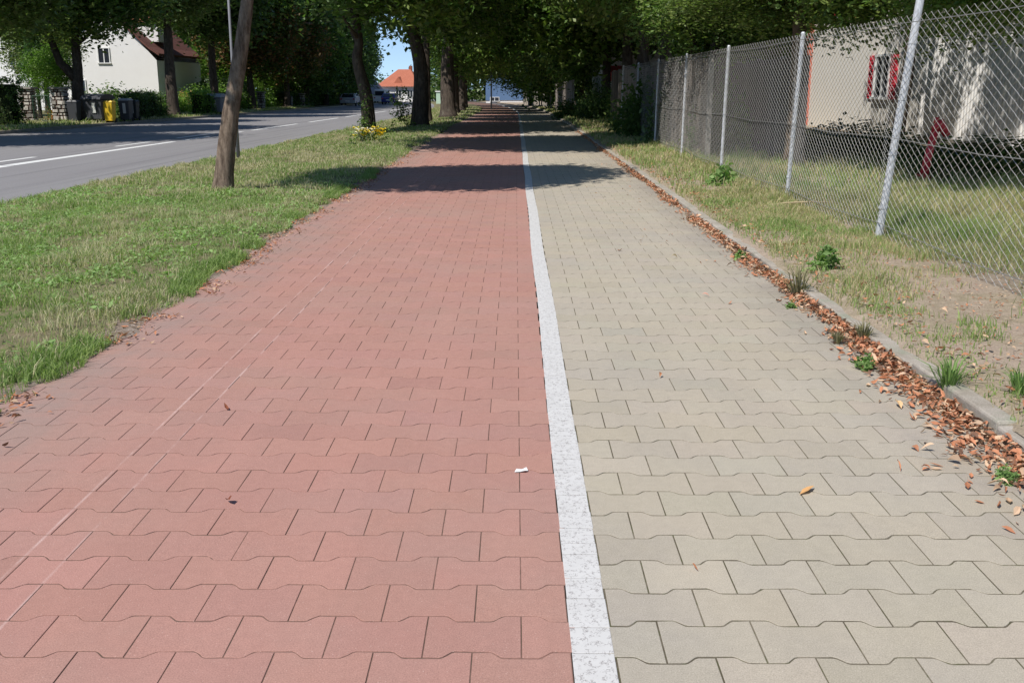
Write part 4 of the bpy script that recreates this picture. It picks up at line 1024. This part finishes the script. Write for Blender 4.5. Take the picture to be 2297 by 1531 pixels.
# white building with red shutters on the right
BX = 10.8
e = empty("white_building", (BX, 14, 0), "pale building with corrugated wall and red shuttered window behind the fence", "building")
mb = MB(); mb.box((3.5, 19.0, 2.6), (7, 10.6, 5.6)); mb.build("wall", M['cream'], e)
mb = MB()          # corrugated cladding with real ribs, near part
y = -6.0; pr = []
while y < 13.6: pr += [(0, y), (0, y + .05), (-.03, y + .075), (-.03, y + .125)]; y += .15
vs = [(x, q, .22) for x, q in pr] + [(x, q, 5.4) for x, q in pr]; n = len(pr)
mb.add(vs, [(i + 1, i, n + i, n + i + 1) for i in range(n - 1)])
mb.build("corrugated_wall", M['corr'], e)
mb = MB(); mb.box((3.52, 3.8, 2.6), (7, 19.4, 5.5)); mb.build("side_wall", M['corr'], e)
mb = MB(); mb.box((-.05, 3.8, .12), (.16, 19.6, .2)); mb.build("plinth", M['conc'], e)
mb = MB(); mb.box((3.3, 9, 5.5), (8.0, 31.5, .18)); mb.build("roof", M['greywall'], e)
mb = MB(); mb.box((-.06, 24.4, 2.6), (.13, .45, 5.3)); mb.build("corner_pilaster", simple("brick_red", (.50, .14, .09), .85, .3, 18), e)
window(e, (0, 16.7, 1.75), 1.15, 1.15, 'x', shutters=True)
window(e, (0, 20.8, 4.1), 1.2, 1.0, 'x', shutters=True)
# red standpipe
e = empty("standpipe", (6.35, 15.9, .1), "red leaning pipe stand with an elbow head behind the fence", "standpipe")
mb = MB(); mb.tube([(0, 0, -.05), (.05, 0, .35), (.13, 0, .80)], [.07, .06, .055], 14); mb.build("pipe", M['redpaint'], e, smooth=True)
mb = MB(); mb.tube([(.10, 0, .74), (.17, -.02, .84), (.30, -.03, .66)], [.075, .085, .06], 12); mb.tube([(.13, 0, .84), (.13, 0, .93)], [.05, .03], 10); mb.build("elbow_head", M['redpaint'], e, smooth=True)
mb = MB(); mb.tube([(0, 0, .0), (.01, 0, .05)], .11, 14); mb.build("base_flange", M['redpaint'], e)
# plank lying by the wall
mb = MB(); mb.box((10.2, 18.6, .16), (.22, 2.8, .05), rz=.05); tag(mb.build("plank", simple("pale_plank", (.42, .38, .30), .9)), "pale plank lying on the ground before the corrugated wall", "plank")
# building with red awning, seen between the right-hand trees
e = empty("awning_building", (4.7, 56, float(zpath(55))), "white building with a red awning glimpsed between the right trees", "building")
mb = MB(); mb.box((5, 4, 2.6), (10, 8, 5.2)); mb.build("wall", M['white'], e)
mb = MB(); mb.box((4, -.55, 2.25), (7.6, 1.0, .5), M=Matrix.Rotation(R(20), 3, 'X')); mb.build("awning", M['redpaint'], e)
mb = MB(); mb.box((5, 4, 5.3), (10.6, 8.6, .22)); mb.build("roof", M['greywall'], e)
for q in (1.5, 4.5, 7.5): window(e, (q, 0, 3.9), 1.2, 1.1, 'y')
for q in (1.2, 4.2, 7.2): window(e, (q, 0, 1.2), 1.3, 1.2, 'y')
# orange-roof house at the end of the road
d = 178; e = empty("orange_roof_house", (-20.0, d, -1.15), "white house with orange hipped roof at the end of the road", "house", rz=R(-8))
mb = MB(); mb.box((0, 4, 1.25), (6.6, 8, 2.7)); mb.build("wall", M['white'], e)
mb = MB(); xs = (-3.9, 3.9); mb.add([(-3.9, -.6, 2.5), (3.9, -.6, 2.5), (3.9, 8.6, 2.5), (-3.9, 8.6, 2.5), (-1.0, 4, 5.4), (1.2, 4, 5.4)], [(0, 1, 5, 4), (1, 2, 5), (2, 3, 4, 5), (3, 0, 4), (3, 2, 1, 0)]); rf = mb.build("roof", M['tileorange'], e)
mb = MB(); mb.add([(-.9, .3, 3.0), (.7, .3, 3.0), (-.1, .3, 4.1), (-.1, 3.2, 4.2), (-.9, 2, 3.3), (.7, 2, 3.3)], [(0, 1, 2), (0, 2, 3, 4), (1, 5, 3, 2)]); mb.build("dormer", M['tileorange'], rf)
mb = MB(); mb.box((1.0, 5, 5.5), (.5, .5, 1.0)); mb.build("chimney", M['tileorange'], rf)
for q in (-2, 0, 2): window(e, (q, 0, 1.3), .9, 1.1, 'y')
e = empty("grey_roof_building", (-26.5, 170, -1.1), "long low building with a grey roof left of the orange roofed house", "building")
mb = MB(); mb.box((0, 4, .6), (9, 8, 1.4)); mb.build("wall", M['white'], e)
mb = MB(); mb.add([(-4.8, -.4, 1.2), (4.8, -.4, 1.2), (4.8, 8.4, 1.2), (-4.8, 8.4, 1.2), (-4.8, 4, 3.6), (3.0, 4, 3.6)], [(0, 1, 5, 4), (1, 2, 5), (2, 3, 4, 5), (3, 0, 4), (3, 2, 1, 0)]); mb.build("roof", simple("grey_roofing", (.26, .25, .26), .8, .15, 2), e)
window(e, (2.5, 0, .8), 1, .7, 'y')
e = empty("blue_building", (-1.6, 150, -.95), "blue clad hall at the far end of the path", "building")
mb = MB(); mb.box((0, 3, 2.2), (5.4, 6, 3.6)); mb.build("upper_wall", M['bluewall'], e)
mb = MB(); mb.box((0, 3.05, .2), (5.3, 5.9, 1.2)); mb.build("lower_wall", M['white'], e)
mb = MB(); mb.box((0, 3, 4.1), (5.8, 6.4, .2)); mb.build("roof", M['greywall'], e)
window(e, (-1.4, 0, .55), 1.2, .5, 'y')
e = empty("container_cabin", (-9.0, 135, -.85), "pale green cabin left of the blue hall", "cabin")
mb = MB(); mb.box((0, 1, .75), (2.6, 2.2, 1.6)); mb.build("wall", simple("pale_green", (.45, .60, .47), .6), e, bevel=.04)
mb = MB(); mb.box((0, 1, 1.61), (2.8, 2.4, .12)); mb.build("roof", M['frame'], e)
window(e, (.3, -.1, .95), .8, .6, 'y')

# stone gate pillars
def pillar(x, y, w_, h, label, seed):
    if x < -19 and y < 140: y = y * 1.03
    e = empty("gate_pillar", (x, y, tz(x, y) + .05), label, "pillar", "stone pillars on the far side"); rnd = random.Random(seed)
    mb = MB(); mb.box((0, 0, h / 2), (w_ * .84, w_ * .84, h), col=(.10, .06, .045)); z = 0
    while z < h - .05:
        hh = min(rnd.uniform(.10, .26), h - z)
        for s in range(4):
            u = -w_ / 2
            while u < w_ / 2 - .04:
                L = min(rnd.uniform(.14, .38), w_ / 2 - u); t = rnd.choice((.45, .30, .55, .38, .6, .22, .5))
                dd = w_ / 2 - rnd.uniform(.0, .045)
                c = (u + L / 2, -dd + .03, z + hh / 2); M3 = Matrix.Rotation(s * math.pi / 2, 3, 'Z')
                mb.box(M3 @ Vector(c), (0, 0, 0), M=M3 @ Matrix.Rotation(rnd.gauss(0, .08), 3, 'Y') @ Matrix.Diagonal((1, 1, 1)), col=(t, t * .93, t * .84)) if False else None
                R3 = M3 @ Matrix.Rotation(rnd.gauss(0, .10), 3, 'Y')
                x_, y_, z_ = (L - .045) / 2, .045, (hh - .045) / 2
                vs = [R3 @ Vector((a * x_ * k2, b * y_, c2 * z_ * k2)) + M3 @ Vector(c) for b, k2 in ((1, 1), (-1, .82)) for a, c2 in ((-1, -1), (1, -1), (1, 1), (-1, 1))]
                mb.add(vs, [(0, 1, 2, 3), (7, 6, 5, 4), (4, 5, 1, 0), (5, 6, 2, 1), (6, 7, 3, 2), (7, 4, 0, 3)], (t, t * .93, t * .84)); u += L
        z += hh
    mb.build("stonework", M['stone'], e, col=True)
    cb = MB(); cb.box((0, 0, h + .045), (w_ + .16, w_ + .16, .09)); cb.build("cap", M['conc'], e, bevel=.015)
    return e
pillar(-22.3, 49.3, .66, 1.62, "right of the two rough stone gate pillars, beside the forked tree", 1)
pillar(-23.75, 49.0, .62, 1.62, "left of the two rough stone gate pillars, next to the dark hedge", 2)
pillar(-22.35, 88.5, .6, 1.45, "pale stone pillar just right of the trunk by the leaning tree", 3)
pillar(-23.1, 88.0, .5, 1.45, "darker stone pillar left of the pale one, half hidden by the trunk", 4)
pillar(-22.0, 104, .5, 1.3, "small stone pillar far along the shaded side", 5)
# garden gate between the pillars
e = empty("garden_gate", (-22.95, 50.1, tz(-22.7, 48.6) + .05), "thin green wire garden gate between the stone pillars", "gate")
mb = MB()
for a, b in (((-.4, 0, .1), (-.4, 0, 1.3)), ((.4, 0, .1), (.4, 0, 1.3)), ((-.4, 0, .1), (.4, 0, .1)), ((-.4, 0, 1.3), (.4, 0, 1.3))): mb.tube([a, b], .015, 8)
mb.build("frame", M['green'], e)
mb = MB()
for k in range(7): mb.tube([(-.34 + k * .113, 0, .1), (-.34 + k * .113, 0, 1.3)], .005, 5)
mb.build("bars", M['green'], e)

# bins
def wheelie(x, y, w_, h, body, lid, label, rz=0, sticker=False, s=1.0):
    if x < -19 and y < 140: y = y * 1.03
    e = empty("wheelie_bin", (x, y, tz(x, y) + .09), label, "bin", "bins at the kerb across the road", rz)
    mb = MB(); d_ = w_ * 1.15
    mb.box((0, 0, h * .47), (w_ * .80, d_ * .78, h * .80), taper=1.22); mb.build("body", M[body], e, bevel=.025)
    mb = MB(); mb.box((0, 0, h * .885), (w_ * 1.04, d_ * 1.0, .035)); mb.box((0, .02, h * .93), (w_ * .98, d_ * .9, .07), taper=.8); mb.tube([(-w_ * .4, d_ * .52, h * .9), (w_ * .4, d_ * .52, h * .9)], .018, 8); mb.build("lid", M[lid], e, bevel=.015)
    for q in (-1, 1):
        wb = MB(); wb.tube([(q * w_ * .36, d_ * .36, .1), (q * w_ * .46, d_ * .36, .1)], .1, 14); wb.build("wheel", M['tyre'], e)
    if sticker:
        sb = MB(); sb.box((.02, -d_ * .452, h * .55), (w_ * .26, .006, h * .42), M=Matrix.Rotation(R(4.5), 3, 'X')); sb.build("label_plate", M['label'], e)
    return e
def container(x, y, label, rz, body, side):
    if x < -19 and y < 140: y = y * 1.03
    e = empty("waste_container", (x, y, tz(x, y) + .07), label, "container", "bins at the kerb across the road", rz)
    mb = MB(); mb.box((0, 0, .64), (.98, .86, .94), taper=1.12); mb.build("body", M[body], e, bevel=.04)
    mb = MB(); mb.box((-.56, 0, .64), (.02, .55, .7)); mb.build("side_plate", M[side], e)
    mb = MB(); n = 10; vs = []
    for sx in (-.58, .58):
        for k in range(n + 1):
            a = math.pi * k / n; vs.append((sx, -math.cos(a) * .56, 1.12 + math.sin(a) * .25))
    m = n + 1; mb.add(vs, [(k, k + 1, m + k + 1, m + k) for k in range(n)] + [tuple(range(m))[::-1], tuple(range(m, 2 * m)), (0, m, 2 * m - 1, m - 1)]); mb.build("lid", M['lgrey'] if side == 'lgrey' else M['dgrey'], e)
    for a in (-1, 1):
        for b in (-1, 1):
            wb = MB(); wb.tube([(a * .45 - .03, b * .3, .085), (a * .45 + .03, b * .3, .085)], .085, 12); wb.build("wheel", M['tyre'], e)
    sb = MB(); sb.box((.12, -.505, .72), (.2, .006, .48), M=Matrix.Rotation(R(3.2), 3, 'X')); sb.build("label_plate", M['label'], e)
    hb = MB(); hb.tube([(-.2, -.5, 1.02), (-.2, -.56, 1.02), (.2, -.56, 1.02), (.2, -.5, 1.02)], .015, 8); hb.build("handle", M['black'], e)
    return e
container(-20.32, 49.0, "big dark grey waste container beside the yellow bin", R(-18), 'dgrey', 'mgrey')
wheelie(-19.72, 48.8, .47, 1.08, 'yellow', 'yellow', "yellow wheelie bin beside the big dark container")
wheelie(-19.62, 50.6, .56, 1.18, 'dgrey', 'lgrey', "dark wheelie bin with pale lid right behind the yellow bin", 0, True)
wheelie(-20.0, 52.6, .50, 1.08, 'black', 'black', "black wheelie bin at the right end of the group, with a pale plate", 0, True)
wheelie(-21.35, 48.6, .5, 1.1, 'dgrey', 'dgrey', "dark bin half hidden behind the forked trunk")
container(-20.15, 67.6, "grey container with pale lid standing alone left of the leaning trunk", R(-4), 'mgrey', 'lgrey')
wheelie(-21.9, 97.5, .6, 1.15, 'black', 'black', "small black bin in the distance beneath the far side trees", 0, True)

# lamp post
e = empty("street_lamp", (-6.28, 23.2, tz(-6.3, 23.2)), "slim grey lamp pole seen left of the leaning trunk", "street lamp")
mb = MB(); mb.tube([(0, 0, -.1), (0, 0, 2), (.03, 0, 6.5)], [.045, .03, .028], 12); mb.build("pole", M['mgrey'], e, smooth=True)
mb = MB(); mb.tube([(.03, 0, 6.4), (-.3, 0, 6.9), (-1.0, 0, 7.0)], .025, 8); mb.build("arm", M['galv'], e, smooth=True)
mb = MB(); mb.box((-1.25, 0, 6.99), (.6, .22, .1)); mb.build("lamp_head", M['lgrey'], e, bevel=.03)
e = empty("street_lamp", (-1.95, 84, float(zpath(84))), "distant dark lamp pole at the bend of the path", "street lamp")
mb = MB(); mb.tube([(0, 0, -.1), (0, 0, 5)], [.07, .05], 10); mb.build("pole", M['black'], e); mb = MB(); mb.box((0, -.2, 5.05), (.25, .6, .12)); mb.build("lamp_head", M['black'], e)

# vehicles
def car(x, y, paint, label, rz=0, van=False):
    e = empty("car" if not van else "van", (x, y, zroad(y) - .03), label, "car" if not van else "van", "vehicles on the road", rz)
    Hh = 1.45 if not van else 2.0; W_ = .88
    # side profile (y, z) front at +y
    pr = [(-2.1, .35), (-2.15, .85), (-1.95, 1.0), (-1.45, Hh), (.35, Hh), (1.05, 1.0), (2.0, .8), (2.1, .4)] if not van else [(-2.4, .35), (-2.45, 1.9), (-2.3, Hh), (1.2, Hh), (1.9, 1.15), (2.4, .95), (2.45, .4)]
    n = len(pr); vs = []
    for s, k in ((-1, 1), (1, 1)):
        for (a, b) in pr: vs.append((s * (W_ - (.14 if b > 1.05 else 0)), a, b))
    mb = MB(); mb.add(vs, [tuple(range(n)), tuple(range(2 * n - 1, n - 1, -1))] + [((i + 1) % n, i, n + i, n + (i + 1) % n) for i in range(n)])
    mb.build("body", paint, e, bevel=.05)
    zb = (1.03, Hh - .07)
    mb = MB()
    if not van: mb.add([(-.70, -1.93, zb[0]), (.70, -1.93, zb[0]), (.62, -1.50, zb[1]), (-.62, -1.50, zb[1])], [(0, 1, 2, 3)])
    else: mb.add([(-.62, -2.47, 1.15), (.62, -2.47, 1.15), (.62, -2.47, 1.75), (-.62, -2.47, 1.75)], [(0, 1, 2, 3)])
    mb.build("rear_window", M['glass'], e).location = (0, -.04, 0)
    for s in (-1, 1):
        mb = MB(); mb.box((s * (W_ - .06), -.3, 1.2 if not van else 1.45), (.04, 1.9, .26 if not van else .4)); mb.build("side_window", M['glass'], e)
        tb = MB(); tb.box((s * .72, -2.15 if not van else -2.46, .82), (.22, .04, .14)); tb.build("tail_light", M['tail'], e)
        for q in (-1.3, 1.35):
            wb = MB(); wb.tube([(s * (W_ - .16), q, .32), (s * (W_ + .01), q, .32)], .32, 18); wb.build("wheel", M['tyre'], e, bevel=.02)
    pb = MB(); pb.box((0, -2.17 if not van else -2.48, .6), (.5, .02, .11)); pb.build("number_plate", M['frame'], e)
    return e
car(-16.7, 138, M['bluecar'], "blue car driving away down the road")
car(-19.3, 150, M['whitecar'], "white van just left of the blue car", 0, True)
car(-19.4, 122, M['silver'], "silver car parked at the far kerb under the trees", 0)
